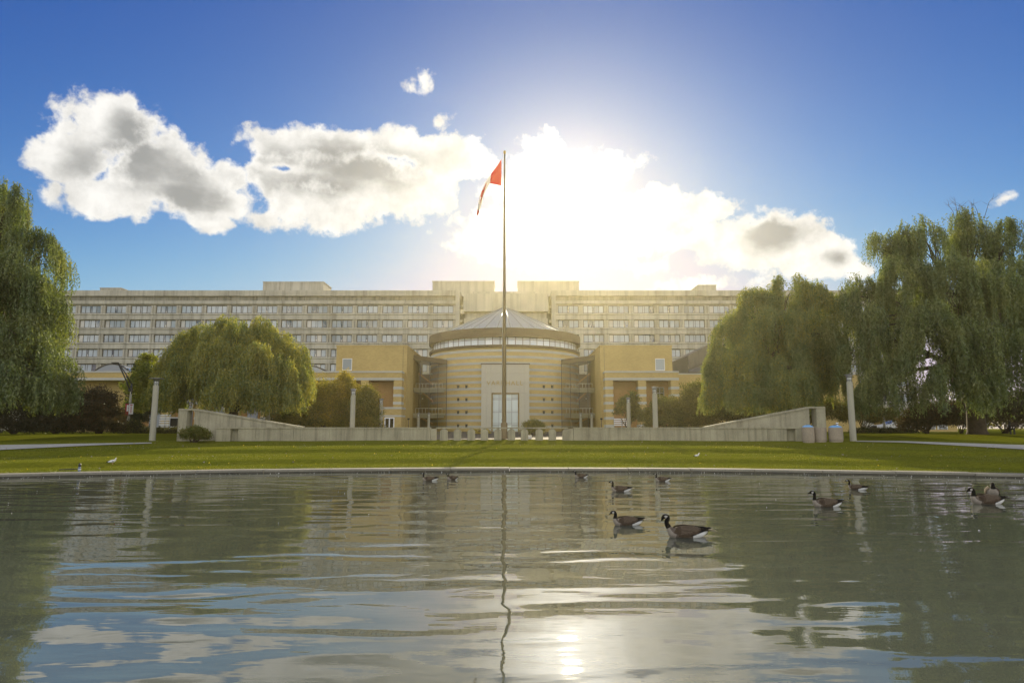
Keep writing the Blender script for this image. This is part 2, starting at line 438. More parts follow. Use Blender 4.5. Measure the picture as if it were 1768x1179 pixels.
# ------------------------------------------------------------------ mesh helpers
class MB:
    """collects shapes into one mesh"""
    def __init__(s): s.v = []; s.f = []; s.mi = []; s.sm = []

    def add(s, vs, fs, mi=0, smooth=False):
        o = len(s.v); s.v += [tuple(v) for v in vs]
        for f in fs: s.f.append(tuple(i + o for i in f)); s.mi.append(mi); s.sm.append(smooth)
        return s

    def box(s, x0, x1, y0, y1, z0, z1, mi=0):
        vs = [(x, y, z) for z in (z0, z1) for y in (y0, y1) for x in (x0, x1)]
        return s.add(vs, [(0, 2, 3, 1), (4, 5, 7, 6), (0, 1, 5, 4), (2, 6, 7, 3), (0, 4, 6, 2), (1, 3, 7, 5)], mi)

    def prism(s, poly, d0, d1, axis='y', mi=0):
        """poly of 2-D points extruded along an axis: 'y' -> (x,z), 'x' -> (y,z), 'z' -> (x,y)"""
        n = len(poly)
        def pt(p, d): return {'y': (p[0], d, p[1]), 'x': (d, p[0], p[1]), 'z': (p[0], p[1], d)}[axis]
        vs = [pt(p, d0) for p in poly] + [pt(p, d1) for p in poly]
        fs = [tuple(range(n)), tuple(range(2 * n - 1, n - 1, -1))] + [(i, i + n, (i + 1) % n + n, (i + 1) % n) for i in range(n)]
        return s.add(vs, fs, mi)

    def lathe(s, prof, c=(0, 0, 0), seg=24, a0=0.0, a1=2 * math.pi, mi=0, smooth=True, cap=False):
        full = abs(a1 - a0 - 2 * math.pi) < 1e-6
        k = seg if full else seg + 1
        vs = []
        for (r, z) in prof:
            for i in range(k):
                a = a0 + (a1 - a0) * i / seg
                vs.append((c[0] + r * math.cos(a), c[1] + r * math.sin(a), c[2] + z))
        fs = []
        for j in range(len(prof) - 1):
            for i in range(seg):
                i2 = (i + 1) % k
                fs.append((j * k + i, j * k + i2, (j + 1) * k + i2, (j + 1) * k + i))
        if cap and full:
            fs.append(tuple(range(k - 1, -1, -1))); fs.append(tuple((len(prof) - 1) * k + i for i in range(k)))
        return s.add(vs, fs, mi, smooth)

    def tube(s, pts, rad, seg=8, mi=0, cap=True):
        pts = [Vector(p) for p in pts]; n = len(pts)
        if not hasattr(rad, '__len__'): rad = [rad] * n
        vs = []; up = None
        for i, p in enumerate(pts):
            d = (pts[min(i + 1, n - 1)] - pts[max(i - 1, 0)]).normalized()
            if up is None:
                up = Vector((0, 0, 1)) if abs(d.z) < 0.9 else Vector((1, 0, 0))
            sx = d.cross(up).normalized(); up = sx.cross(d).normalized()
            for k in range(seg):
                a = 2 * math.pi * k / seg
                vs.append(p + (sx * math.cos(a) + up * math.sin(a)) * rad[i])
        fs = [(j * seg + k, j * seg + (k + 1) % seg, (j + 1) * seg + (k + 1) % seg, (j + 1) * seg + k) for j in range(n - 1) for k in range(seg)]
        if cap: fs += [tuple(range(seg - 1, -1, -1)), tuple((n - 1) * seg + k for k in range(seg))]
        return s.add(vs, fs, mi, True)

    def mesh(s, name, mats):
        me = bpy.data.meshes.new(name)
        me.from_pydata(s.v, [], s.f)
        for m in (mats if isinstance(mats, (list, tuple)) else [mats]): me.materials.append(m)
        me.polygons.foreach_set('material_index', s.mi)
        me.polygons.foreach_set('use_smooth', s.sm)
        me.update()
        return me

    def build(s, name, mats, parent=None, loc=None, bevel=0.0):
        me = s.mesh(name, mats)
        bm = bmesh.new(); bm.from_mesh(me)
        if bevel:
            es = [e for e in bm.edges if len(e.link_faces) == 2 and e.calc_face_angle(0) > 0.6]
            bmesh.ops.bevel(bm, geom=es, offset=bevel, segments=2, affect='EDGES', profile=0.6)
        bmesh.ops.recalc_face_normals(bm, faces=bm.faces)
        bm.to_mesh(me); bm.free()
        return link(name, me, parent, loc)


def link(name, data, parent=None, loc=None):
    o = bpy.data.objects.new(name, data); COL.objects.link(o)
    if parent is not None: o.parent = parent
    if loc is not None: o.location = loc
    return o


def tag(o, label, cat, group=None):
    o['label'] = label; o['category'] = cat
    if group: o['group'] = group
    return o


def thing(name, loc, label, cat, group=None, rz=0.0):
    o = bpy.data.objects.new(name, None); COL.objects.link(o)
    o.empty_display_size = 0.3; o.location = loc; o.rotation_euler = (0, 0, rz)
    return tag(o, label, cat, group)


def structure(o): o['kind'] = 'structure'; return o


def stuff(o): o['kind'] = 'stuff'; return o


def dup(root, loc, rz, label, group=None, scale=None):
    """a copy of a thing with copies of its parts and sub-parts, sharing mesh data"""
    r = root.copy(); COL.objects.link(r); r.location = loc; r.rotation_euler = (0, 0, rz); r['label'] = label
    if scale: r.scale = (scale,) * 3
    if group: r['group'] = group
    for ch in list(root.children):
        c = ch.copy(); COL.objects.link(c); c.parent = r
        for g in list(ch.children):
            k = g.copy(); COL.objects.link(k); k.parent = c
    return r


def soup(name, V, T, mi, mats, parent=None, loc=None):
    """large triangle soup from numpy arrays"""
    me = bpy.data.meshes.new(name)
    nv, nt = len(V), len(T)
    me.vertices.add(nv); me.vertices.foreach_set('co', np.ascontiguousarray(V, dtype=np.float32).ravel())
    me.loops.add(nt * 3); me.loops.foreach_set('vertex_index', np.ascontiguousarray(T, dtype=np.int32).ravel())
    me.polygons.add(nt); me.polygons.foreach_set('loop_start', np.arange(0, nt * 3, 3, dtype=np.int32))
    for m in mats: me.materials.append(m)
    me.polygons.foreach_set('material_index', np.ascontiguousarray(mi, dtype=np.int32))
    me.update(calc_edges=True)
    return link(name, me, parent, loc)


# ------------------------------------------------------------------ the lie of the land
KX = 0.011
PROF_S = [-60, 26.9, 27.0, 27.6, 29.3, 29.5, 30.05, 30.3, 30.8, 34.0, 36.95, 37.1, 37.6, 37.85, 38.4, 41.0, 44.0, 44.6, 46.7, 47, 54, 62, 5000]
PROF_Z = [0.11, 0.11, 0.135, 0.165, 0.178, 0.190, 0.345, 0.368, 0.376, 0.380, 0.384, 0.395, 0.575, 0.605, 0.620, 0.625, 0.625, 0.645, 0.86, 0.87, 1.0, 1.25, 1.25]


def S(x, y): return y + KX * np.minimum(np.abs(x), 60.0) ** 2


def lawn_z(x, y):
    return np.interp(S(x, y), PROF_S, PROF_Z)


def gz(x, y): return float(lawn_z(np.float64(x), np.float64(y)))


def arcY(x, s): return s - KX * x * x


def hit(px, py):
    """where the sight line through a photograph pixel meets the ground"""
    r = ray(px, py); t = 20.0
    while t < 400:
        q = Vector((0, 0, EYE)) + r * t
        if q.z <= gz(q.x, q.y): return q
        t += 0.02
    return q


def build_ground():
    # lawn sheet with a hole where the pond lies (grid rows follow the shore)
    us = np.concatenate([[-900, -400, -200, -120, -80], np.linspace(-60, 60, 121), [80, 120, 200, 400, 900]])
    ss = np.concatenate([np.array([26.75, 26.9, 27.0, 27.2, 27.6]), np.arange(28.0, 48.0, 0.2), np.arange(48.5, 64, 0.5), [66, 70, 80, 100, 140, 200, 400, 900, 1500]])
    U, SS = np.meshgrid(us, ss)
    yy = SS - KX * np.minimum(np.abs(U), 60.0) ** 2
    z = np.interp(SS, PROF_S, PROF_Z)
    bump = 0.012 * np.sin(U * 1.7 + 0.6 * SS) * np.sin(SS * 2.3 + 0.4 * U) + 0.01 * np.sin(U * 0.7 + 1.3)
    z = z + bump * ((SS > 28) & (SS < 200))
    V = np.stack([U, yy, z], -1).reshape(-1, 3)
    nu, ns = len(us), len(ss)
    T = []
    for j in range(ns - 1):
        for i in range(nu - 1):
            a = j * nu + i
            T += [(a, a + 1, a + nu + 1), (a, a + nu + 1, a + nu)]
    o = soup('lawn_ground', V, np.array(T), np.zeros(len(T)), [M['lawn']])
    o.data.polygons.foreach_set('use_smooth', [True] * len(T))
    structure(o)
    # near bank under and behind the camera, joining the far shore at both ends
    xs = np.linspace(-52, 52, 105)
    mb = MB()
    rows = []
    for x in xs:
        yn = min(2.4, 26.75 - KX * x * x)
        yn = max(yn, -3.1)
        rows.append((x, yn))
    vs = [(x, y, 0.13) for x, y in rows] + [(x, -12.0, 0.3) for x, y in rows] + [(x * 8, -400.0, 0.3) for x, y in rows]
    n = len(rows); fs = []
    for j in range(2):
        for i in range(n - 1): fs.append((j * n + i, j * n + i + 1, (j + 1) * n + i + 1, (j + 1) * n + i))
    mb.add(vs, fs)
    structure(mb.build('near_bank', M['lawn']))
    # pond bed and water
    structure(MB().add([(-60, -4, -0.7), (60, -4, -0.7), (60, 28, -0.7), (-60, 28, -0.7)], [(0, 1, 2, 3)]).build('pond_bed', M['soil']))
    xs = np.linspace(-50, 50, 101)
    vs = []; fs = []
    for x in xs:
        y1 = 26.82 - KX * x * x
        vs += [(x, min(2.3, y1 - 0.01), 0.0), (x, max(y1, -2), 0.0)]
    for i in range(len(xs) - 1): fs.append((2 * i, 2 * i + 2, 2 * i + 3, 2 * i + 1))
    structure(MB().add(vs, fs).build('pond_water', M['pond_water']))
    # concrete edging: single cast stones along the far shore
    edge = structure(link('pond_kerb', None))
    x = -33.0; k = 0
    while x < 33:
        dx = 2.35
        x0, x1 = x + 0.012, x + dx - 0.012
        m = MB(); st = 4
        prof = [(26.46, -0.35), (26.46, 0.045), (26.445, 0.055), (26.445, 0.115), (26.47, 0.14), (26.93, 0.15), (26.96, 0.13), (26.96, -0.35)]
        jit = random.uniform(-0.008, 0.008)
        vs = []
        for i in range(st + 1):
            xx = x0 + (x1 - x0) * i / st
            for (s, z) in prof: vs.append((xx, s - KX * xx * xx, z + (jit if z > 0.05 else 0)))
        n = len(prof); fs = []; mi = []
        for i in range(st):
            for j in range(n):
                f = (i * n + j, i * n + (j + 1) % n, (i + 1) * n + (j + 1) % n, (i + 1) * n + j)
                m.add([], [], 0); m.f.append(f); m.mi.append(1 if j in (0, 1) else 0); m.sm.append(False)
        m.v = vs
        m.f += [tuple(range(n)), tuple(st * n + j for j in range(n - 1, -1, -1))]; m.mi += [0, 0]; m.sm += [False, False]
        m.build('kerb_stone', [M['kerb_concrete'], M['kerb_wet']], edge)
        x += dx; k += 1


build_ground()


def build_path(upper, lower):
    """a slab path draped on the lawn between two edge lines"""
    def dense(pl):
        out = []
        for (a, b) in zip(pl[:-1], pl[1:]):
            for i in range(12): out.append((a[0] + (b[0] - a[0]) * i / 12, a[1] + (b[1] - a[1]) * i / 12))
        return out + [pl[-1]]
    U = [hit(*p) for p in dense(upper)]; L = [hit(*p) for p in dense(lower)]
    vs = []; fs = []; w = 6
    for a, b in zip(U, L):
        for j in range(w + 1):
            q = a + (b - a) * j / w
            vs.append((q.x, q.y, gz(q.x, q.y) + 0.035))
    for i in range(len(U) - 1):
        for j in range(w): fs.append((i * (w + 1) + j, (i + 1) * (w + 1) + j, (i + 1) * (w + 1) + j + 1, i * (w + 1) + j + 1))
    return structure(MB().add(vs, fs).build('garden_path', M['path_concrete']))


build_path([(-120, 770.5), (0, 769.0), (80, 767.6), (160, 766.2), (262, 764.6)], [(-120, 782.0), (0, 777.5), (80, 773.4), (160, 769.6), (262, 766.0)])
build_path([(1478, 761.6), (1560, 762.2), (1660, 765.5), (1768, 769.0), (1880, 772)], [(1478, 762.9), (1560, 764.6), (1660, 770.2), (1768, 776.6), (1880, 783)])
# paved forecourt between the walls and the hall
fc = [(-17.5, 44.3), (-10, 46.6), (0, 47.8), (10, 46.6), (17.5, 44.3), (24, 60), (26, 87), (-28, 87), (-24, 60)]
nfc = len(fc)
cx_, cy_ = 0.0, 66.0
vs, fs = [], []
for r in range(0, 13):
    for p in fc:
        a = 1 - r / 12.0
        x, y = cx_ + (p[0] - cx_) * a, cy_ + (p[1] - cy_) * a
        vs.append((x, y, gz(x, y) + 0.03))
for r in range(12):
    for i in range(nfc): fs.append((r * nfc + i, r * nfc + (i + 1) % nfc, (r + 1) * nfc + (i + 1) % nfc, (r + 1) * nfc + i))
structure(MB().add(vs, fs).build('forecourt_pavement', M['paver_brown']))

# ------------------------------------------------------------------ the long office block behind
DR = 150.0
ROSS = thing('office_block', (0, DR, 1.2), 'long grey concrete office block with rows of windows behind the yellow hall', 'building')


def rz_(py): return PZ(py, DR) - 1.2


def build_ross():
    zt = rz_(501.5); zp = rz_(511.0); zr0 = rz_(518.8); zb1 = rz_(525.2)
    w0t, w0b = rz_(527.2), rz_(540.2)
    fh = (rz_(527.2) - rz_(628.0)) / 4.0
    wh = w0t - w0b
    bw, ww = 5.865, 4.77
    k = 0.1348
    NROW = 7
    left_right_edge = -13.68
    wings = [(left_right_edge, -1, 19), (10.73 + ww, 1, 14)]
    # shared meshes, local to a window's lower left corner (x to the right, y back, z up)
    fm = MB()
    yb = 0.42
    fm.box(0, ww, yb, yb + 0.08, wh - 0.14, wh - 0.002); fm.box(0, ww, yb, yb + 0.08, 0.002, 0.09)
    fm.box(0.002, 0.12, yb + 0.002, yb + 0.078, 0.09, wh - 0.14); fm.box(ww - 0.12, ww - 0.002, yb + 0.002, yb + 0.078, 0.09, wh - 0.14)
    cuts = [0.12, 1.02, 1.14, 2.10, 2.62, 3.58, 3.70, ww - 0.12]
    for a, b in ((1.02, 1.14), (3.58, 3.70)): fm.box(a, b, yb + 0.002, yb + 0.078, 0.09, wh - 0.14)
    for a in (2.10, 2.54): fm.box(a, a + 0.08, yb + 0.002, yb + 0.078, 0.09, wh - 0.14)
    fmesh = fm.mesh('window', M['frame_dark'])
    glz = []
    for q in range(9):
        g = MB(); rr = random.Random(q)
        for (a, b) in ((0.12, 1.02), (1.14, 2.10), (2.18, 2.54), (2.62, 3.58), (3.70, ww - 0.12)):
            if a == 2.18: mi = 3 if rr.random() < 0.75 else 0
            else: mi = rr.choice([0, 0, 0, 0, 1, 1, 2, 3 if rr.random() < 0.5 else 0])
            y = yb + 0.05
            drop = wh - 0.14 if rr.random() < 0.8 else 0.09 + (wh - 0.23) * rr.uniform(0.2, 0.6)
            g.add([(a, y, 0.09), (b, y, 0.09), (b, y, wh - 0.14), (a, y, wh - 0.14)], [(0, 1, 2, 3)], mi)
            if mi == 3 and rr.random() < 0.55:     # something pale standing on the sill
                c = (a + b) / 2
                g.box(c - 0.12, c + 0.1, y - 0.02, y - 0.004, 0.12, 0.12 + rr.uniform(0.3, 0.8), 2)
        glz.append(g.mesh('pane', [M['blind_pale'], M['blind_mid'], M['blind_warm'], M['glass_dark']]))
    sh = fh - wh
    prof = [(0.50, 0.0), (0.34, -0.02), (-0.06, -0.20), (-0.06, -0.42), (0.10, -0.56), (0.10, -0.68), (0.0, -0.70), (0.0, -sh + 0.10), (0.30, -sh), (0.50, -sh)]
    spm = MB().prism(prof, 0.015, bw - 0.015, 'x').mesh('spandrel_panel', M['ross_concrete'])
    # a pier is two ribs with a shadow slot
    pw = bw - ww
    zbot = w0b - (NROW - 1) * fh
    hp = w0t - zbot
    pm = MB().box(0.03, pw * 0.36, 0.13, 0.52, 0, hp).box(pw * 0.64, pw - 0.03, 0.13, 0.52, 0, hp).box(pw * 0.3, pw * 0.7, 0.30, 0.52, 0, hp).mesh('pier', M['ross_concrete'])
    par = MB().box(0.012, bw - 0.012, -0.10, 0.6, zp, zt).mesh('parapet_panel', M['ross_concrete'])
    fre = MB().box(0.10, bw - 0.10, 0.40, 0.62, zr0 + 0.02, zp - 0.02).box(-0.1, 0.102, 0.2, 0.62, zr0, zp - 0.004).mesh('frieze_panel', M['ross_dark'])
    cor = MB().prism([(0.5, zb1 - 0.03), (0.12, zb1 - 0.03), (0.0, zb1 + 0.12), (0.0, zr0 - 0.05), (0.5, zr0 - 0.004)], 0.012, bw - 0.012, 'x').mesh('cornice_panel', M['ross_concrete'])
    for (edge, sgn, nb) in wings:
        for i in range(nb):
            x0 = edge - ww - i * bw if sgn < 0 else edge - ww + i * bw       # left edge of the window
            xb = x0 - pw / 2                                                # left edge of the bay
            link('parapet_panel', par, ROSS, (xb, 0, 0)); link('frieze_panel', fre, ROSS, (xb, 0, 0)); link('cornice_panel', cor, ROSS, (xb, 0, 0))
            link('pier', pm, ROSS, (x0 + ww, 0, zbot))
            for j in range(NROW):
                zb = w0b - j * fh
                link('spandrel_panel', spm, ROSS, (xb, 0, zb))
                w = link('window', fmesh, ROSS, (x0, 0, zb))
                link('pane', random.choice(glz), w)
        a = (edge - ww - (nb - 1) * bw if sgn < 0 else edge - ww) - pw / 2
        b = a + nb * bw
        # body behind, base below, end block beside the core
        wb = MB().box(a, b, 0.5, 18, 0.0, zt - 0.25)
        wb.box(a, b, 0.05, 0.5, -1.0, zbot - sh - 0.004)
        inn = b if sgn < 0 else a
        e0, e1 = (inn + 0.02, inn + 0.95) if sgn < 0 else (inn - 0.95, inn - 0.02)
        wb.box(e0, e1, -0.12, 16, -1.0, zt + 0.002)
        wb.build('wing_wall', M['ross_concrete'], ROSS)
    # core between the wings: blank overhanging box, dark slots, recessed storeys
    pxm = lambda p: (p - 884) * k
    core = MB()
    core.box(pxm(800), pxm(947), 0.0, 12, rz_(537.5), rz_(507))
    core.box(pxm(800) + 0.4, pxm(947) - 0.4, 1.2, 12, rz_(548), rz_(538.5))
    core.build('core_wall', M['ross_concrete'], ROSS)
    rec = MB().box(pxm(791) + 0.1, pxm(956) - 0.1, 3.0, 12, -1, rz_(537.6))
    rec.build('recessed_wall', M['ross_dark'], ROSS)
    lo = MB()
    for q in range(7):
        z1 = rz_(548) - q * fh
        lo.box(pxm(801), pxm(946), 1.0, 3.1, z1 - fh * 0.62, z1 - 0.05)
    lo.build('balcony_band', M['ross_concrete'], ROSS)
    for (a, b, y0, t, n) in ((746, 853, 5, 486.5, 'penthouse'), (894, 1000, 5, 486.5, 'penthouse'), (452, 557, 9, 487.5, 'penthouse'), (170, 206, 9, 498, 'penthouse'), (1207, 1238, 9, 493, 'penthouse')):
        f = (DR + y0) / DR
        z1 = (PZ(t, DR + y0)) - 1.2
        m = MB().box(pxm(a) * f, pxm(b) * f, y0, y0 + 7, zt - 0.4, z1)
        m.box(pxm(a) * f - 0.1, pxm(b) * f + 0.1, y0 - 0.1, y0 + 7.1, z1 - 0.02, z1 + 0.18)
        m.build(n, M['ross_concrete'], ROSS)
    pp = MB().box(pxm(853) + 0.01, pxm(866), 4, 8, zt - 1, rz_(498.5)).box(pxm(878), pxm(894) - 0.01, 4, 8, zt - 1, rz_(498.5))
    for p in (828, 853.5, 893, 919):
        pp.box(pxm(p) - 0.25, pxm(p) + 0.25, 2.2, 4.2, rz_(509), rz_(500))
    pp.box(pxm(815), pxm(932), 2.6, 4.0, rz_(508), rz_(499.6))
    pp.build('roof_parapet', M['ross_concrete'], ROSS)
    sl = MB()
    for p in (795.5, 951.5):
        for q in range(6): sl.box(pxm(p) - 0.35, pxm(p) + 0.35, 1.0, 3.0, rz_(530) - q * fh, rz_(526) - q * fh)
    sl.build('slot_ledge', M['ross_concrete'], ROSS)
    for px_ in (176, 172): pass
    dish = MB().lathe([(0.02, 0), (0.45, 0.12), (0.62, 0.35)], (0, 0, 0), 14).tube([(0, 0, -0.9), (0, 0, 0.02)], 0.06)
    dish.build('roof_dish', M['metal_grey'], ROSS, (pxm(172) * 1.05, 7, zt + 0.8))


build_ross()

# ------------------------------------------------------------------ the yellow brick hall with its rotunda
GND = 1.25
DC = 104.0
RXC = PX(871.5, 650, DC)
HALL = thing('rotunda_hall', (RXC, DC, GND), 'yellow brick hall with a banded round rotunda and brick wings', 'building')


def hx(px, py, D): return PX(px, py, D) - RXC
def hz(py, D): return PZ(py, D) - GND
def hy(D): return D - DC


def build_hall():
    R = 11.75
    DF = DC - R
    z_lip0, z_lip1 = hz(599, DF), hz(594.5, DF)
    z_gl1 = hz(581.5, DF); z_f1 = hz(566, DF)
    seg = 96
    MB().lathe([(R, -0.3), (R, z_lip0), (0.2, z_lip0)], seg=seg).build('drum_wall', M['brick_yellow'], HALL)
    # grey block bands, a few centimetres proud
    step = 11.0 * 92 / F
    z = z_lip0 - 0.32; k = 0
    while z > 0.2:
        h = 0.36
        MB().lathe([(R - 0.05, z - h), (R + 0.03, z - h), (R + 0.03, z), (R - 0.05, z)], seg=seg, smooth=False).build('stone_band', M['block_band'], HALL)
        z -= step; k += 1
    lip = MB().lathe([(R - 0.2, z_lip0), (R + 0.22, z_lip0), (R + 0.26, z_lip1 - 0.04), (R - 0.05, z_lip1)], seg=seg, smooth=False)
    lip.build('ledge', M['metal_brown'], HALL)
    # clerestory: separate panes round the drum
    RG = R - 0.35; npn = 66
    pane = MB(); fr = MB()
    da = 2 * math.pi / npn
    pm = MB().add([(RG, -RG * math.tan(da / 2) * 0.955, 0), (RG, RG * math.tan(da / 2) * 0.955, 0), (RG, RG * math.tan(da / 2) * 0.955, 1), (RG, -RG * math.tan(da / 2) * 0.955, 1)], [(0, 1, 2, 3)]).mesh('clerestory_pane', M['clerestory_sky_glow'])
    for i in range(npn):
        o = link('clerestory_pane', pm, HALL, (0, 0, z_lip1)); o.rotation_euler = (0, 0, da * (i + 0.5)); o.scale = (1, 1, z_gl1 - z_lip1)
        a = da * i
        c, s = math.cos(a), math.sin(a)
        fr.tube([((RG + 0.01) * c, (RG + 0.01) * s, z_lip1 - 0.05), ((RG + 0.01) * c, (RG + 0.01) * s, z_gl1 + 0.05)], 0.05, 4)
    fr.lathe([(RG - 0.04, z_gl1 - 0.35), (RG + 0.04, z_gl1 - 0.35), (RG + 0.04, z_gl1 - 0.29), (RG - 0.04, z_gl1 - 0.29)], seg=npn, smooth=False)
    fr.build('clerestory_frame', M['metal_brown'], HALL)
    RF = R + 0.28
    fas = MB().lathe([(RG - 0.1, z_gl1), (RF, z_gl1), (RF, z_f1), (RF - 0.4, z_f1 + 0.02), (10.5, z_f1 + 0.06)], seg=seg, smooth=False)
    for q in range(1, 5):
        zq = z_gl1 + (z_f1 - z_gl1) * q / 5
        fas.lathe([(RF - 0.02, zq - 0.03), (RF + 0.025, zq - 0.02), (RF + 0.025, zq + 0.02), (RF - 0.02, zq + 0.03)], seg=seg, smooth=False)
    fas.build('fascia', M['metal_brown'], HALL)
    MB().lathe([(0.1, z_gl1 + 0.05), (RF - 0.5, z_gl1 + 0.05), (RF - 0.5, z_gl1 + 0.3)], seg=48).build('ceiling', M['white_paint'], HALL)
    # cone roof of single tapered panels with standing ribs
    RC = 11.0; zc0 = z_f1 + 0.08; zc1 = hz(531.5, DC)
    npl = 36; da = 2 * math.pi / npl
    t0, t1 = math.tan(da / 2) * 0.985, math.tan(da / 2)
    up = 0.10
    rp = MB().add([(RC, -RC * t0, zc0), (RC, RC * t0, zc0), (0.35, 0.35 * t0, zc1), (0.35, -0.35 * t0, zc1)], [(0, 1, 2, 3)]).mesh('roof_panel', M['roof_metal'])
    rb = MB().tube([(RC + 0.03, 0, zc0 + 0.03), (0.34, 0, zc1 + 0.03)], 0.06, 4).mesh('roof_rib', M['roof_rib'])
    for i in range(npl):
        o = link('roof_panel', rp, HALL); o.rotation_euler = (0, 0, da * i)
        o = link('roof_rib', rb, HALL); o.rotation_euler = (0, 0, da * (i + 0.5))
    MB().lathe([(0.5, zc1 - 0.1), (0.45, zc1 + 0.12), (0.1, zc1 + 0.42), (0.02, zc1 + 0.7)], seg=16).build('roof_finial', M['roof_metal'], HALL)
    ra = MB()
    for i in range(60):
        a = 2 * math.pi * i / 60; r = RF - 0.5
        ra.tube([(r * math.cos(a), r * math.sin(a), z_f1), (r * math.cos(a), r * math.sin(a), z_f1 + 0.55)], 0.02, 4)
    ra.build('roof_railing', M['metal_grey'], HALL)
    # small square vents, two columns each side of the entrance
    vm = MB().box(-0.14, 0.14, -0.12, 0.1, -0.18, 0.18).box(-0.19, 0.19, -0.16, 0.0, 0.18, 0.23).mesh('wall_vent', M['frame_dark'])
    for py in (667.8, 690.0, 712.0, 735.0):
        for px in (792.2, 806.8, 938.0, 952.8):
            x = hx(px, py, 95); y = -math.sqrt(R * R - x * x)
            zz = hz(py, DC + y)
            o = link('wall_vent', vm, HALL, (x, y - 0.02, zz)); o.rotation_euler = (0, 0, math.atan2(x, -y))
    # entrance slab with its tall window
    DS = DF - 0.35
    sx0, sx1, sz1 = hx(831, 650, DS), hx(914, 650, DS), hz(629, DS)
    wx0, wx1, wz1 = hx(848.5, 700, DS), hx(896.5, 700, DS), hz(678, DS)
    ys = hy(DS)
    gap = 0.008
    nx, nz = 6, 6
    # cladding panels around the opening
    xs = [sx0, (sx0 + wx0) / 2, wx0, wx0 + (wx1 - wx0) / 3, wx0 + 2 * (wx1 - wx0) / 3, wx1, (sx1 + wx1) / 2, sx1]
    zs = [0.0, wz1 * 0.34, wz1 * 0.67, wz1, wz1 + (sz1 - wz1) * 0.36, wz1 + (sz1 - wz1) * 0.70, sz1]
    for i in range(len(xs) - 1):
        for j in range(len(zs) - 1):
            if 2 <= i <= 4 and j < 3: continue
            MB().box(xs[i] + gap, xs[i + 1] - gap, ys + random.uniform(0, 0.012), ys + 2.6, zs[j] + gap, zs[j + 1] - gap).build('cladding_panel', M['slab_concrete'], HALL)
    MB().box(sx0 - 0.08, sx1 + 0.08, ys - 0.06, ys + 2.6, sz1 + 0.004, sz1 + 0.14).build('slab_coping', M['metal_brown'], HALL)
    # raised lettering
    for (txt, pxc, pyc, hpx) in (("VARI HALL", 871.5, 661.5, 8.0),):
        cu = bpy.data.curves.new('lettering', 'FONT'); cu.body = txt; cu.align_x = 'CENTER'; cu.align_y = 'CENTER'
        cu.size = hpx * 92 / F * 1.35; cu.extrude = 0.025; cu.space_character = 1.25
        ob = link('lettering', cu, HALL); ob.location = (hx(pxc, pyc, DS), ys - 0.02, hz(pyc, DS)); ob.rotation_euler = (math.pi / 2, 0, 0)
        dg = bpy.context.evaluated_depsgraph_get()
        me = bpy.data.meshes.new_from_object(ob.evaluated_get(dg)); me.name = 'lettering'
        ob2 = link('lettering_mesh', me, HALL); ob2.matrix_local = ob.matrix_local.copy()
        ob2.location = ob.location; ob2.rotation_euler = ob.rotation_euler
        bpy.data.objects.remove(ob); ob2.name = 'lettering'
        me.materials.clear(); me.materials.append(M['brick_yellow'])
    win = MB()
    win.box(wx0, wx0 + 0.16, ys - 0.05, ys + 0.3, 0, wz1 - 0.002).box(wx1 - 0.16, wx1, ys - 0.05, ys + 0.3, 0, wz1 - 0.002).box(wx0 + 0.16, wx1 - 0.16, ys - 0.05, ys + 0.3, wz1 - 0.18, wz1 - 0.002)
    colx = [wx0 + 0.16, wx0 + 0.16 + (wx1 - wx0 - 0.32) * 0.25, wx0 + (wx1 - wx0) * 0.5, wx1 - 0.16 - (wx1 - wx0 - 0.32) * 0.25, wx1 - 0.16]
    rowz = [0.0, hz(733, DS), hz(711.5, DS), hz(689.5, DS), wz1 - 0.18]
    ew = win.build('entrance_window', M['frame_gold'], HALL)
    mu = MB()
    for x in colx[1:-1]: mu.box(x - 0.035, x + 0.035, ys + 0.1, ys + 0.2, 0, wz1 - 0.18)
    for zz in rowz[1:-1]: mu.box(colx[0], colx[-1], ys + 0.12, ys + 0.18, zz - 0.05, zz + 0.03).box(colx[0], colx[-1], ys + 0.12, ys + 0.18, zz + 0.2, zz + 0.24)
    mu.build('mullion', M['metal_grey'], ew)
    for i in range(4):
        for j in range(4):
            MB().add([(colx[i] + 0.03, ys + 0.15, rowz[j] + 0.03), (colx[i + 1] - 0.03, ys + 0.15, rowz[j] + 0.03), (colx[i + 1] - 0.03, ys + 0.15, rowz[j + 1] - 0.03), (colx[i] + 0.03, ys + 0.15, rowz[j + 1] - 0.03)], [(0, 1, 2, 3)]).build('pane', M['pane_green'], ew)

    # ---- wings, links and porticoes, mirrored about the rotunda axis
    for sg in (-1, 1):
        def bx(mb, xa, xb, y0, y1, z0, z1, mi=0):
            a, b = sorted((sg * xa, sg * xb)); return mb.box(a, b, y0, y1, z0, z1, mi)
        dmid = 871.5
        def X(dp, D): return dp * D / F / 1.0035      # lateral distance from the axis
        DB = 89.5
        xi, xo = X(168.5, DB), X(291.5 if sg < 0 else 293.5, DB)
        ztop = hz(596.0, DB)
        m = MB(); bx(m, xi, xo, hy(DB), hy(DB) + 16, -0.3, ztop - 0.18)
        wing = m.build('brick_wing', M['brick_yellow'], HALL)
        m = MB(); bx(m, xi - 0.06, xo + 0.06, hy(DB) - 0.06, hy(DB) + 16.06, ztop - 0.18, ztop)
        m.build('wing_coping', M['brick_yellow'], HALL)
        # expansion joint near the inner corner
        m = MB(); bx(m, xi + 0.5, xi + 0.54, hy(DB) - 0.005, hy(DB) + 0.05, 0, ztop - 0.2); m.build('joint', M['frame_dark'], wing)
        # square window
        wxa, wxb = (X(264.5, DB), X(279.5, DB))
        wz0, wz1_ = hz(638.5, DB), hz(620.0, DB)
        m = MB(); yq = hy(DB)
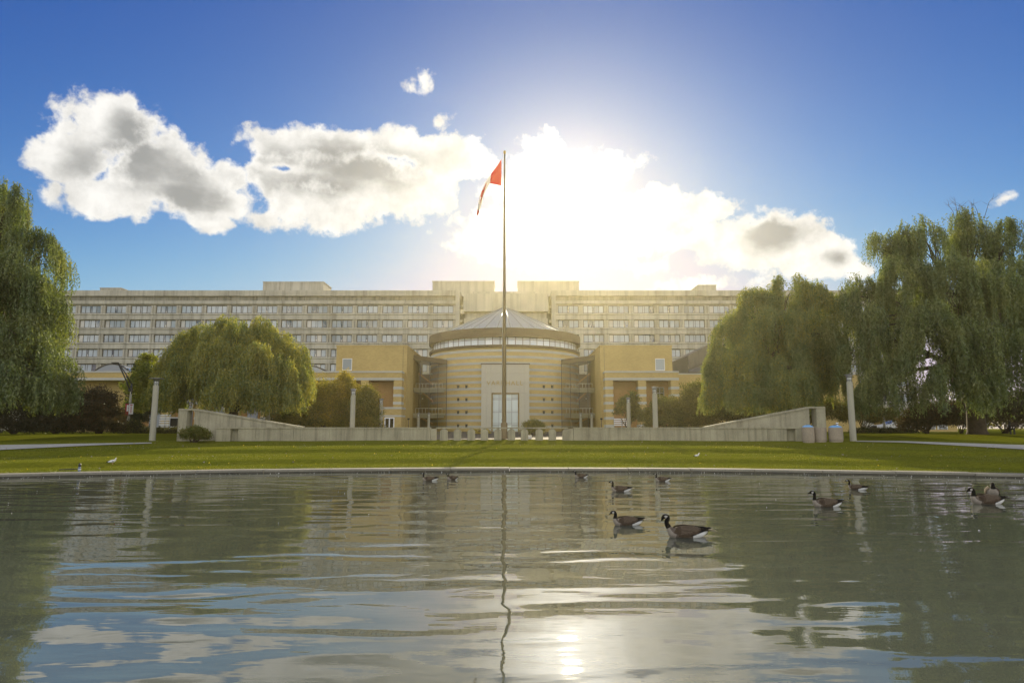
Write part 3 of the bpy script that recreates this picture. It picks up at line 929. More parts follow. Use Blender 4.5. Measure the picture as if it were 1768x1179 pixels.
        bx(m, wxa - 0.06, wxa, yq - 0.05, yq + 0.2, wz0, wz1_); bx(m, wxb, wxb + 0.06, yq - 0.05, yq + 0.2, wz0, wz1_)
        bx(m, wxa - 0.06, wxb + 0.06, yq - 0.05, yq + 0.2, wz1_ + 0.002, wz1_ + 0.09); bx(m, wxa - 0.06, wxb + 0.06, yq - 0.05, yq + 0.2, wz0 - 0.09, wz0 - 0.002)
        wn = m.build('window', M['white_paint'], HALL)
        m = MB(); bx(m, wxa, wxb, yq - 0.02, yq - 0.012, wz0, wz1_); m.build('pane', M['blind_pale'], wn)
        # portico in front of the wing
        DPt = 87.6; yp = hy(DPt)
        pin = X(176.5, DPt)
        zc, zb1, zb0 = hz(640.5, DPt), hz(652.0, DPt), hz(656.3, DPt)
        period = X(57.0, DPt); pier_w = X(13.6, DPt)
        npier = 9 if sg < 0 else 3
        if sg < 0: pout = X(755, DPt)
        else: pout = pin + 2 * period + pier_w
        m = MB(); bx(m, pin, pout, yp, hy(DB) - 0.01, zb1, zc - 0.22); m.build('portico_beam', M['brick_yellow'], HALL)
        m = MB(); bx(m, pin - 0.05, pout + 0.05, yp - 0.05, hy(DB) - 0.012, zc - 0.22, zc); m.build('stone_band', M['block_band'], HALL)
        m = MB(); bx(m, pin - 0.02, pout + 0.02, yp - 0.03, hy(DB) - 0.014, zb0, zb1); m.build('stone_band', M['block_band'], HALL)
        for i in range(npier):
            a = pin + i * period; b = a + pier_w
            pr = MB(); bx(pr, a, b, yp, hy(DB) - 0.016, -0.3, zb0)
            pr = pr.build('brick_pier', M['brick_yellow'], HALL)
            z = zb0 - X(11.0, DPt)
            while z > 0.4:
                q = MB(); bx(q, a - 0.025, b + 0.025, yp - 0.03, hy(DB) - 0.018, z - 0.36, z); q.build('stone_band', M['block_band'], pr)
                z -= 0.36 + X(8.4, DPt)
        # orange brick panels set back in the openings
        for i in range(npier - 1):
            a = pin + i * period + pier_w; b = a + period - pier_w
            q = MB(); bx(q, a, b, hy(DB) - 0.35, hy(DB) - 0.02, -0.3, zb0 - 0.001)
            q.build('infill_panel', M['brick_orange'] , HALL)
            if (sg < 0 and i >= 1) or (sg > 0 and i == 1):
                # tall window in the panel
                c = (a + b) / 2; hw = X(8.0 if sg > 0 or i < 3 else 9.0, DPt)
                z1 = zb0 - 0.5 if (sg < 0 and i >= 3) else hz(667, DPt); z0 = hz(702, DPt)
                off = X(6.0, DPt) if i < 3 else 0
                f = MB(); y2 = hy(DB) - 0.42
                for (u0, u1) in ((c - hw + off, c - hw + off + 0.1), (c + hw + off - 0.1, c + hw + off), (c + off - 0.05, c + off + 0.05)): bx(f, u0, u1, y2, y2 + 0.1, z0, z1)
                for zz in (z0, z1 - 0.1, z0 + (z1 - z0) * 0.68, z0 + (z1 - z0) * 0.22): bx(f, c - hw + off + 0.1, c + hw + off - 0.1, y2 + 0.004, y2 + 0.096, zz, zz + 0.1)
                f = f.build('window', M['metal_grey'], HALL)
                q = MB(); bx(q, c - hw + off + 0.02, c + hw + off - 0.02, y2 + 0.05, y2 + 0.06, z0 + 0.02, z1 - 0.02); q.build('pane', M['glass_dark'], f)
                if sg < 0 and i >= 3:
                    q = MB(); bx(q, c - hw + 0.02, c + hw - 0.02, y2 + 0.02, y2 + 0.045, z0 + (z1 - z0) * 0.71, z1 - 0.11); q.build('spandrel', M['blind_mid'], f)
                    q = MB(); bx(q, c - hw - 0.02, c + hw + 0.02, y2 + 0.0, y2 + 0.05, 0.4, z0 - 0.01); q.build('spandrel', M['blind_mid'], f)
        if sg < 0:
            # long low wing carrying on to the left, with glass vaults on its roof
            m = MB(); m.box(-pout, -xo - 0.01, hy(DB), hy(DB) + 14, -0.3, zc - 0.4); m.build('low_wing', M['brick_yellow'], HALL)
            for (pa, pb, pt) in ((154, 233, 628.0), (240, 300, 632.0), (470, 579, 630.0)):
                D2 = 94.0
                xa, xb = hx(pa, 635, D2), hx(pb, 635, D2); zt = hz(pt, D2); z0 = zc - 0.5
                n = 14; prof = []
                for q in range(n + 1):
                    u = q / n; prof.append((xa + (xb - xa) * u, z0 + (zt - z0) * math.sin(math.pi * u) ** 0.7))
                v = MB().prism(prof, hy(D2), hy(D2) + 6, 'y').build('roof_vault', M['blind_mid'], HALL)
                rim = MB().tube([(x, hy(D2) - 0.03, z) for x, z in prof], 0.09, 6).build('vault_rim', M['frame_dark'], v)
            # small porch with a glazed door
            DPo = 84.6
            m = MB(); xa, xb = hx(658, 720, DPo), hx(693, 720, DPo)
            m.box(xa, xb, hy(DPo), yp - 0.04, -0.3, hz(703, DPo)); porch = m.build('porch', M['brick_yellow'], HALL)
            MB().box(xa - 0.05, xb + 0.05, hy(DPo) - 0.05, yp - 0.045, hz(706, DPo), hz(702.6, DPo)).build('stone_band', M['block_band'], porch)
            MB().box(xa - 0.03, xb + 0.03, hy(DPo) - 0.03, yp - 0.045, hz(719.5, DPo), hz(716.5, DPo)).build('stone_band', M['block_band'], porch)
            da, db = hx(664, 725, DPo), hx(681, 725, DPo); dz = hz(720.5, DPo)
            d = MB().box(da, da + 0.12, hy(DPo) - 0.06, hy(DPo) + 0.05, 0, dz).box(db - 0.12, db, hy(DPo) - 0.06, hy(DPo) + 0.05, 0, dz).box((da + db) / 2 - 0.07, (da + db) / 2 + 0.07, hy(DPo) - 0.06, hy(DPo) + 0.05, 0, dz)
            d.box(da + 0.12, db - 0.12, hy(DPo) - 0.055, hy(DPo) + 0.045, dz - 0.14, dz - 0.002)
            d.build('door_frame', M['white_paint'], porch)
            MB().box(da + 0.1, db - 0.1, hy(DPo) - 0.02, hy(DPo) - 0.01, 0, dz - 0.1).build('door_glass', M['glass_dark'], porch)
        else:
            D3 = 91.0
            m = MB(); m.box(pout + 0.01, pout + 26, hy(D3), hy(D3) + 12, -0.3, hz(646.5, D3)); m.build('low_wing', M['brick_yellow'], HALL)
            m = MB(); m.box(pout + 0.01, pout + 26.05, hy(D3) - 0.05, hy(D3) + 12, hz(646.5, D3) + 0.002, hz(644.5, D3)); m.build('stone_band', M['block_band'], HALL)
        # glass link between wing and drum
        DL = 95.6; yl = hy(DL)
        l0, l1 = X(99.5, DL), X(156.0, DL) + 0.35
        zr_in, zr_out = hz(621, DL), hz(612.5, DL)
        zf_in, zf_out = hz(628.5, DL), hz(620.5, DL)
        pl = [(sg * l0, zf_in), (sg * l1, zf_out), (sg * l1, zr_out), (sg * l0, zr_in)]
        MB().prism(pl, yl - 0.15, yl + 7.0, 'y').build('link_roof', M['metal_brown'], HALL)
        lk = MB()
        for (pa, pb) in ((669.0, 676.5), (713.0, 721.0)):
            z1, z0 = hz(pa, DL), hz(pb, DL)
            bx(lk, l0 + 0.25, l1, yl + 0.35, yl + 5.5, z0 + (z1 - z0) * 0.55, z1); bx(lk, l0 + 0.25, l1, yl + 0.6, yl + 5.4, z0, z0 + (z1 - z0) * 0.5)
        lk.build('floor_slab', M['block_band'], HALL)
        bk = MB(); zsk = hz(641, DL)
        bx(bk, l0 - 1, l1, yl + 5.6, yl + 5.8, -0.3, zsk); bx(bk, l0 - 1, X(128, DL), yl + 5.6, yl + 5.8, zsk, zf_in + 0.1)
        bk.build('back_wall', M['interior_brown'], HALL)
        st = MB()
        for (pa, pb) in ((640, 660), (668, 690), (716, 730)):
            za, zb = hz(pa, DL), hz(pb, DL)
            xa, xb = X(154, DL), X(128, DL)
            st.prism([(sg * xa, za), (sg * xb, zb), (sg * xb, zb - 0.25), (sg * xa, za - 0.25)], yl + 3.0, yl + 4.2, 'y')
        st.build('stair_flight', M['stair_orange'], HALL)
        rl = MB()
        for (pa, n) in ((661.5, 9), (704.5, 9)):
            zz = hz(pa, DL); xa, xb = X(108, DL), X(154, DL)
            rl.tube([(sg * xa, yl + 0.8, zz), (sg * xb, yl + 0.8, zz)], 0.045, 6)
            for q in range(n):
                u = xa + (xb - xa) * q / (n - 1); rl.tube([(sg * u, yl + 0.8, zz - 0.75), (sg * u, yl + 0.8, zz)], 0.025, 4)
        rl.build('railing', M['white_paint'], HALL)
        lp = MB()
        for (pa) in (643, 687):
            for q in range(3): lp.lathe([(0.02, 0.1), (0.09, 0.05), (0.09, -0.05), (0.02, -0.1)], (sg * (l0 + 1.2 + q * 1.3), yl + 2.2, hz(pa, DL)), 8)
        lp.build('ceiling_lamp', M['white_paint'], HALL)
        nm = 4
        mu = MB()
        xs = [l0 + (l1 - l0) * i / nm for i in range(nm + 1)]
        rows = [-0.2, hz(722, DL), hz(700, DL), hz(678, DL), hz(655, DL), None]
        for x in xs: bx(mu, x - 0.03, x + 0.03, yl - 0.02, yl + 0.08, -0.2, zf_in + (zf_out - zf_in) * (x - l0) / (l1 - l0) + 0.02)
        mu.build('mullion', M['frame_dark'], HALL)
        for i in range(nm):
            for j in range(5):
                z0 = rows[j] + 0.02
                za = rows[j + 1] - 0.02 if rows[j + 1] is not None else zf_in + (zf_out - zf_in) * (xs[i] - l0) / (l1 - l0) - 0.01
                zb = rows[j + 1] - 0.02 if rows[j + 1] is not None else zf_in + (zf_out - zf_in) * (xs[i + 1] - l0) / (l1 - l0) - 0.01
                a, b = sg * (xs[i] + 0.03), sg * (xs[i + 1] - 0.03)
                MB().add([(a, yl + 0.03, z0), (b, yl + 0.03, z0), (b, yl + 0.03, zb), (a, yl + 0.03, za)], [(0, 1, 2, 3)]).build('glass_pane', M['glass_link'], HALL)


build_hall()

# dark metal building with a lean-to roof to the right of the hall
D5 = 108.0
mb_ = thing('metal_clad_building', (PX(1250, 620, D5), D5, GND), 'dark metal clad building with a sloping roof beside the right brick wing', 'building')
ox = PX(1250, 620, D5)
pts = [(1188.7, 760), (1188.7, 614), (1228, 593.5), (1300, 577), (1420, 577), (1420, 760)]
poly = [(PX(a, 650, D5) - ox, max(PZ(b, D5) - GND, -0.2)) for a, b in pts]
MB().prism(poly, 0, 14, 'y').build('clad_wall', M['metal_clad'], mb_)
rbm = MB()
for i in range(40):
    x = PX(1189.5 + i * 5.2, 650, D5) - ox
    zt = np.interp(x, [q[0] for q in poly[1:5]], [q[1] for q in poly[1:5]])
    rbm.box(x - 0.03, x + 0.03, -0.05, 0.0, 3, zt)
rbm.build('cladding_rib', M['metal_clad'], mb_)
D6 = 104.0
rp = [(PX(1177, 640, D6) - ox, PZ(644.5, D6) - GND, -8.0), (PX(1300, 640, D6) - ox, PZ(645, D6) - GND, -8.0), (PX(1300, 640, D5) - ox, PZ(600, D5) - GND, -0.06), (PX(1216, 640, D5) - ox, PZ(626, D5) - GND, -0.06), (PX(1189, 640, D5) - ox, PZ(637, D5) - GND, -0.06)]
vs = [(a, c, b) for a, b, c in rp] + [(a, c, b - 0.2) for a, b, c in rp]
MB().add(vs, [(0, 1, 2, 3, 4), (9, 8, 7, 6, 5)] + [(i, i + 5, (i + 1) % 5 + 5, (i + 1) % 5) for i in range(5)]).build('lean_to_roof', M['metal_clad'], mb_)

# ------------------------------------------------------------------ garden walls and stone colonnade
def arc_block(mb, x0, x1, s0, s1, z0, z1a, z1b=None, n=4, mi=0):
    """a block following the curve of the shore; top may slope from z1a to z1b"""
    if z1b is None: z1b = z1a
    vs = []
    for i in range(n + 1):
        x = x0 + (x1 - x0) * i / n; zt = z1a + (z1b - z1a) * i / n
        for (s, z) in ((s0, z0), (s1, z0), (s1, zt), (s0, zt)): vs.append((x, arcY(x, s), z))
    fs = [(0, 1, 2, 3), (n * 4 + 3, n * 4 + 2, n * 4 + 1, n * 4)]
    for i in range(n):
        for j in range(4): fs.append((i * 4 + j, i * 4 + (j + 1) % 4, (i + 1) * 4 + (j + 1) % 4, (i + 1) * 4 + j))
    return mb.add(vs, fs, mi)


SW = 47.0
ZT = 1.78
ZG = 0.60


def build_walls():
    for sg in (-1, 1):
        side = 'left' if sg < 0 else 'right'
        xin = -5.75 if sg < 0 else 4.35
        xout = -19.25 if sg < 0 else 19.45
        w = thing('garden_wall', (0, 0, 0), 'low curved concrete wall running %s' % ('from the bushes on the left to the stone pillars' if sg < 0 else 'from the stone pillars to the litter bins'), 'wall', 'curved concrete walls')
        n = 6
        for i in range(n):
            a = xin + (xout - xin) * i / n; b = xin + (xout - xin) * (i + 1) / n
            a, b = sorted((a, b))
            if i == n - 1:
                # last panel: a plain block, a narrow slot and an end block
                L = b - a
                if sg < 0: cuts = [(b - 0.45 * L, b), (a, a + 0.36 * L)]; slot = (a + 0.36 * L, b - 0.45 * L)
                else: cuts = [(a, a + 0.45 * L), (b - 0.36 * L, b)]; slot = (a + 0.45 * L, b - 0.36 * L)
                for (c, d) in cuts: arc_block(MB(), c + 0.008, d - 0.008, SW, SW + 0.45, ZG, ZT - 0.1).build('wall_panel', M['wall_concrete'], w)
                arc_block(MB(), slot[0], slot[1], SW + 0.30, SW + 0.44, ZG, ZT - 0.1).build('slot_back', M['wall_concrete'], w)
            else:
                arc_block(MB(), a + 0.008, b - 0.008, SW, SW + 0.45, ZG, ZT - 0.1).build('wall_panel', M['wall_concrete'], w)
            arc_block(MB(), a + 0.006, b - 0.006, SW - 0.05, SW + 0.5, ZT - 0.098, ZT).build('cap_stone', M['wall_concrete'], w)
        # end pier by the colonnade
        e0, e1 = (xin + 0.02, xin + 0.38) if sg < 0 else (xin - 0.38, xin - 0.02)
        arc_block(MB(), e0, e1, SW - 0.02, SW + 0.5, ZG, ZT - 0.09, n=1).build('end_pier', M['wall_concrete'], w)
        # taller wedge wall behind, rising outwards to a slotted end
        v = thing('wedge_wall', (0, 0, 0), 'tall wedge shaped concrete wall rising to a slotted pier %s' % ('beside the lone lamp column on the left' if sg < 0 else 'above the litter bins on the right'), 'wall', 'wedge walls')
        s0 = 48.3
        def xw(px): return PX(px, 730, 44.6)
        if sg < 0: xi, xm, xs_, xo = xw(512), xw(349), xw(339.5), xw(327.5)
        else: xi, xm, xs_, xo = xw(1229), xw(1391), xw(1400), xw(1413)
        zt = PZ(705.5 if sg < 0 else 701.5, 43.4)
        zi = ZT + 0.04
        a, b = (xm, xi) if sg < 0 else (xi, xm)
        za, zb = (zt, zi) if sg < 0 else (zi, zt)
        npn = 4
        for i in range(npn):
            c, d = a + (b - a) * i / npn, a + (b - a) * (i + 1) / npn
            zc, zd = za + (zb - za) * i / npn, za + (zb - za) * (i + 1) / npn
            arc_block(MB(), c + 0.006, d - 0.006, s0, s0 + 0.5, ZG, zc - 0.12, zd - 0.12).build('wall_panel', M['wall_concrete'], v)
            arc_block(MB(), c + 0.004, d - 0.004, s0 - 0.06, s0 + 0.56, zc - 0.118, zc, None).build('cap_stone', M['wall_concrete'], v) if False else \
                arc_block_cap(c + 0.004, d - 0.004, s0 - 0.06, s0 + 0.56, zc, zd).build('cap_stone', M['wall_concrete'], v)
        c, d = sorted((xs_, xo))
        arc_block(MB(), c, d, s0 - 0.03, s0 + 0.55, ZG, zt - 0.12, n=2).build('end_pier', M['wall_concrete'], v, bevel=0.05)
        c, d = sorted((xm, xs_))
        arc_block(MB(), c + 0.003, d - 0.003, s0 + 0.02, s0 + 0.5, ZG, ZT + 0.02, n=1).build('slot_sill', M['wall_concrete'], v)
        c, d = sorted((xm, xo))
        arc_block_cap(c, d, s0 - 0.06, s0 + 0.58, zt, zt).build('cap_stone', M['wall_concrete'], v)
    # colonnade between the two walls
    c = thing('stone_colonnade', (0, 0, 0), 'row of ten short stone pillars under a flat stone rail between the curved walls', 'colonnade')
    arc_block(MB(), -5.35, 3.95, SW - 0.05, SW + 0.5, ZT - 0.09, ZT, n=10).build('stone_rail', M['wall_concrete'], c)
    for px in (766.6, 790, 813.7, 836.3, 859.5, 883, 905.7, 931, 953.6, 977.3):
        x = PX(px, 750, SW); w = 0.26
        prof = [(-w, -0.3), (w, -0.3), (w, 0.62)] + [(w * math.cos(q), 0.62 + 0.17 * math.sin(q)) for q in np.linspace(0.15, math.pi - 0.15, 8)] + [(-w, 0.62)]
        o = MB().prism(prof, -0.15, 0.2, 'y').build('pillar', M['wall_concrete'], c, (x, arcY(x, SW) + 0.1, 0.87), bevel=0.02)
        MB().box(-0.09, 0.09, 0.06, 0.16, 0.72, 0.825).build('bracket', M['wall_concrete'], o)


def arc_block_cap(x0, x1, s0, s1, za, zb):
    mb = MB(); vs = []; n = 3
    for i in range(n + 1):
        x = x0 + (x1 - x0) * i / n; z = za + (zb - za) * i / n
        for (s, q) in ((s0, z - 0.118), (s1, z - 0.118), (s1, z), (s0, z)): vs.append((x, arcY(x, s), q))
    fs = [(0, 1, 2, 3), (n * 4 + 3, n * 4 + 2, n * 4 + 1, n * 4)]
    for i in range(n):
        for j in range(4): fs.append((i * 4 + j, i * 4 + (j + 1) % 4, (i + 1) * 4 + (j + 1) % 4, (i + 1) * 4 + j))
    return mb.add(vs, fs)


build_walls()


# ------------------------------------------------------------------ lamp columns
def build_lamp_column(loc, label, zt, r, cap_r, group='concrete lamp columns'):
    t = thing('lamp_column', loc, label, 'lamp post', group)
    h = zt - loc[2]
    MB().lathe([(r * 1.04, -0.15), (r * 1.02, 0.0), (r, 0.3), (r * 0.93, h - 0.5), (r * 0.9, h - 0.48)], seg=24, cap=True).build('column', M['post_concrete'], t)
    MB().lathe([(r * 0.62, h - 0.478), (r * 0.62, h - 0.20)], seg=20, cap=True).build('lantern', M['lamp_glass'], t)
    fr = MB()
    for q in range(6):
        a = 2 * math.pi * q / 6
        fr.tube([(r * 0.8 * math.cos(a), r * 0.8 * math.sin(a), h - 0.48), (r * 0.8 * math.cos(a), r * 0.8 * math.sin(a), h - 0.18)], 0.018, 5)
    fr.lathe([(r * 0.78, h - 0.36), (r * 0.86, h - 0.36), (r * 0.86, h - 0.32), (r * 0.78, h - 0.32)], seg=20)
    fr.build('lantern_cage', M['metal_grey'], t)
    MB().lathe([(r * 0.6, h - 0.2), (r * 0.98, h - 0.19), (r * 0.98, h - 0.10), (cap_r * 0.5, h - 0.06), (cap_r, h - 0.035), (cap_r, h - 0.01), (0.05, h + 0.03)], seg=28).build('lantern_cap', M['metal_grey'], t)
    return t


def col_at(px, pyt, ztop, label, r=0.19, cap=0.24, D=None):
    if D is None:
        D = (ztop - EYE) * F / (738.5 - pyt)
    x = PX(px, 740, D)
    return build_lamp_column((x, D, gz(x, D) - 0.02), label, ztop, r, cap)


ZL = 4.62
col_at(264.3, 653, PZ(653, 43.2), 'concrete lamp column with a wide flat disc cap beside the path on the left', 0.19, 0.47, 43.2)
col_at(608, 671, ZL, 'concrete lamp column in front of the golden shrubs behind the left wall', 0.185, 0.235)
col_at(657, 688, ZL, 'shorter looking lamp column at the right edge of the golden shrubs', 0.19, 0.24)
col_at(693.5, 702.5, ZL, 'slim far lamp column against the corner of the left brick wing', 0.20, 0.25)
col_at(462, 671, ZL, 'lamp column hidden in the pale willow above the left wedge wall', 0.16, 0.22, 61.0)
col_at(1472, 646.5, PZ(646.5, 43.0), 'concrete lamp column beside the litter bins at the right path', 0.20, 0.30, 43.0)
col_at(1132, 667.5, ZL, 'concrete lamp column before the green shrubs behind the right wall', 0.185, 0.25)
col_at(1086, 686, ZL, 'lamp column next to the white slatted screen on the right', 0.19, 0.24)
col_at(1049.5, 702.5, ZL, 'slim far lamp column against the corner of the right brick wing', 0.20, 0.25)
col_at(1284, 671, ZL, 'lamp column hidden in the willow above the right wedge wall', 0.16, 0.22, 63.5)
for (px, lab) in ((722, 'outer short column before the left glass link'), (740, 'inner short column before the left glass link'), (1003, 'inner short column before the right glass link'), (1022, 'outer short column before the right glass link')):
    col_at(px, 714, 3.9, lab + ' of the hall', 0.2, 0.24, 93.4)

# bollard lights by the wings
for px, lab in ((705, 'thin dark bollard light before the left brick wing'), (1038.5, 'thin dark bollard light before the right brick wing')):
    D = 87.5; x = PX(px, 740, D); g = gz(x, D)
    t = thing('bollard_light', (x, D, g), lab, 'bollard')
    MB().tube([(0, 0, 0), (0, 0, PZ(724.5, D) - g)], 0.05, 8).build('post', M['frame_dark'], t)
    zt = PZ(724.5, D) - g
    MB().box(-0.14, 0.14, -0.1, 0.1, zt - 0.001, zt + 0.22).build('lamp_head', M['metal_black'], t)

# ------------------------------------------------------------------ flagpole and flag
DP = 49.5
fx = PX(870.5, 745, DP); fg = gz(fx, DP)
fp = thing('flagpole', (fx, DP, fg), 'tall tapering flagpole standing behind the stone pillars', 'flagpole')
zt = PZ(266, DP) - fg
MB().lathe([(0.17, 0.0), (0.165, 1.0), (0.155, 5.0), (0.12, 10.0), (0.09, 15.0), (0.052, zt)], seg=20, cap=True).build('pole', M['pole_paint'], fp)
MB().lathe([(0.29, -0.1), (0.29, 0.12), (0.25, 0.2), (0.25, 1.15), (0.18, 1.25), (0.16, 1.26)], seg=20).build('base_sleeve', M['pole_paint'], fp)
MB().lathe([(0.02, zt), (0.09, zt + 0.005), (0.10, zt + 0.06), (0.10, zt + 0.2), (0.085, zt + 0.24), (0.01, zt + 0.26)], seg=16).build('truck_finial', M['flag_gold'], fp)
MB().tube([(-0.20, -0.02, 1.5), (-0.11, -0.02, 12), (-0.07, 0.0, zt)], 0.012, 4).build('halyard', M['white_paint'], fp)
MB().box(-0.2, -0.15, -0.06, 0.06, 1.3, 1.5).build('cleat', M['metal_grey'], fp)


def leaf_poly():
    pts = [(0, 1.0), (0.16, 0.66), (0.30, 0.74), (0.24, 0.28), (0.48, 0.52), (0.54, 0.40), (0.80, 0.46), (0.72, 0.22), (0.84, 0.12), (0.42, -0.22), (0.48, -0.36), (0.06, -0.30), (0.06, -0.72)]
    return pts + [(-x, y) for x, y in reversed(pts)]


def in_poly(x, y, p):
    c = False; j = len(p) - 1
    for i in range(len(p)):
        if (p[i][1] > y) != (p[j][1] > y) and x < (p[j][0] - p[i][0]) * (y - p[i][1]) / (p[j][1] - p[i][1]) + p[i][0]: c = not c
        j = i
    return c


def build_flag():
    """a maple leaf flag hanging limp: the hoist is spread, the fly falls in folds"""
    DPF = DP
    # cross-lines of the cloth, from hoist to fly tip: upper edge and lower edge in photograph pixels
    rows = [((865.8, 275), (865.8, 321)), ((858, 287), (857, 319)), ((848, 300), (846, 317)), ((840, 311), (838, 330)), ((833.5, 325), (834, 340)),
            ((828.5, 338), (832.5, 350)), ((826, 350), (830, 359)), ((824.5, 361), (827, 367)), ((822.8, 370), (825.2, 373))]
    nu, nv = 72, 36
    lp = leaf_poly()
    vs = []; fs = []; mi = []
    def lerp_row(u):
        t = u * (len(rows) - 1); i = min(int(t), len(rows) - 2); f = t - i
        A = [tuple(rows[i][k][c] * (1 - f) + rows[i + 1][k][c] * f for c in (0, 1)) for k in (0, 1)]
        return A
    for i in range(nu + 1):
        u = i / nu
        (ax, ay), (bx_, by) = lerp_row(u)
        for j in range(nv + 1):
            v = j / nv
            # folds: cloth swings back and forth across the narrow band as it falls
            fold = u * 1.6
            w = v + 0.28 * math.sin(fold * 5 + v * 7.0) * u * math.sin(math.pi * v)
            depth = 0.30 * u * math.sin(v * 9.0 + u * 4.0) + 0.10 * math.sin(u * 7)
            q = P(ax + (bx_ - ax) * w, ay + (by - ay) * w, DPF - 0.05 + depth)
            vs.append((q.x - fx, q.y - DP, q.z - fg))
    for i in range(nu):
        for j in range(nv):
            fs.append((i * (nv + 1) + j, (i + 1) * (nv + 1) + j, (i + 1) * (nv + 1) + j + 1, i * (nv + 1) + j + 1))
            u, v = (i + 0.5) / nu, (j + 0.5) / nv
            red = u < 0.25 or u > 0.86
            if not red and in_poly((u - 0.545) * 4.4, (0.5 - v) * 2.3, lp): red = True
            mi.append(0 if red else 1)
    me = bpy.data.meshes.new('flag'); me.from_pydata(vs, [], fs)
    me.materials.append(M['flag_cloth_red']); me.materials.append(M['flag_cloth_white'])
    me.polygons.foreach_set('material_index', mi); me.polygons.foreach_set('use_smooth', [True] * len(fs)); me.update()
    o = link('flag', me, None, (fx, DP, fg))
    tag(o, 'limp red and white maple leaf flag hanging near the pole top', 'flag')


for nm, c in (('flag_cloth_red', (0.46, 0.03, 0.03)), ('flag_cloth_white', (0.72, 0.70, 0.66))):
    m_ = bpy.data.materials.new(nm); m_.use_nodes = True; MATS[nm] = m_
    t_ = NT(m_.node_tree); t_.n.clear(); o_ = t_.n.new('ShaderNodeOutputMaterial')
    a_ = t_.node('ShaderNodeBsdfDiffuse', {'Color': (*c, 1)}); b_ = t_.node('ShaderNodeBsdfTranslucent', {'Color': (*c, 1)})
    t_.l.new(t_.node('ShaderNodeMixShader', {0: 0.38, 1: a_.outputs[0], 2: b_.outputs[0]}).outputs[0], o_.inputs[0])
build_flag()


# ------------------------------------------------------------------ litter bins
def build_bin(px, w_px, pyt, D, label, lid, cup):
    x = PX(px, 750, D); g = gz(x, D); r = w_px * D / F / 2; h = PZ(pyt, D) - g
    t = thing('litter_bin', (x, D, g), label, 'litter bin', 'concrete litter bins')
    MB().lathe([(r * 0.93, -0.1), (r * 0.93, 0.06), (r, 0.1), (r, h), (r * 0.9, h + 0.01), (r * 0.88, h - 0.12), (0.02, h - 0.13)], seg=26, smooth=False).build('bin_body', M['bin_concrete'], t)
    if lid:
        MB().lathe([(r * 0.9, h - 0.02), (r * 0.88, h + 0.05), (r * 0.6, h + 0.11), (r * 0.25, h + 0.145), (0.01, h + 0.15)], seg=24).build('bin_lid', M['bin_blue'], t)
        MB().lathe([(r * 0.24, h + 0.13), (r * 0.26, h + 0.165), (r * 0.2, h + 0.17), (0.01, h + 0.165)], seg=16).build('lid_opening', M['metal_black'], t)
    if cup:
        cx, cy, cz = x + r * 0.25, D - 0.05, g + h + 0.155
        c = thing('paper_cup', (cx, cy, cz), 'white paper cup left on the lid of the rightmost litter bin', 'cup')
        MB().lathe([(0.055, -0.03), (0.08, 0.16), (0.075, 0.16), (0.05, -0.02)], seg=14).build('cup_body', M['paper_white'], c)
        MB().lathe([(0.06, 0.05), (0.07, 0.05), (0.0745, 0.10), (0.07, 0.10)], seg=14).build('cup_sleeve', M['metal_black'], c)


mat_concrete('bin_concrete', (0.33, 0.28, 0.22), 0.2, 3.0, False, 0.18)
build_bin(1395.5, 20, 737.5, 42.4, 'concrete litter bin with a blue lid against the end of the right wall', True, False)
build_bin(1415.5, 21.5, 738.3, 42.5, 'open topped concrete litter bin between the two blue lidded ones', False, False)
build_bin(1443, 23, 738, 42.2, 'concrete litter bin with a blue lid and a white cup on top', True, True)

# ------------------------------------------------------------------ street lamp with banners on the left
DSL = 60.5
sx = PX(213, 740, DSL); sg_ = gz(sx, DSL)
st = thing('street_lamp', (sx, DSL, sg_), 'grey street lamp with a long leaning black arm behind the dark bushes', 'street lamp')
def SLP(px, py): q = P(px, py, DSL); return (q.x - sx, 0, q.z - sg_)
MB().tube([(0, 0, -0.1), SLP(222, 722)[:2] + (SLP(222, 722)[2],), SLP(226.5, 676)], [0.13, 0.12, 0.09], 12).build('pole', M['post_concrete'], st)
arm = MB()
arm.tube([SLP(226, 678), SLP(217, 655), SLP(207, 633), SLP(205.3, 628.5), SLP(203, 627.6)], 0.065, 8)
arm.tube([SLP(227, 663), SLP(217, 645), SLP(208, 632)], 0.05, 8)
arm.tube([SLP(219, 652), SLP(218, 649.5)], 0.04, 6); arm.tube([SLP(227, 680), SLP(227, 662)], 0.08, 8)
arm.build('arm', M['metal_black'], st)
a = SLP(199, 627)
MB().lathe([(0.02, 0.1), (0.25, 0.08), (0.27, 0.0), (0.2, -0.08), (0.02, -0.1)], (0, 0, 0), 18).build('lamp_head', M['metal_black'], st, a).scale = (1.35, 0.6, 1.0)
MB().box(-0.16, 0.16, -0.1, 0.1, -0.14, 0.14).build('junction_box', M['metal_black'], st, SLP(225.5, 673))
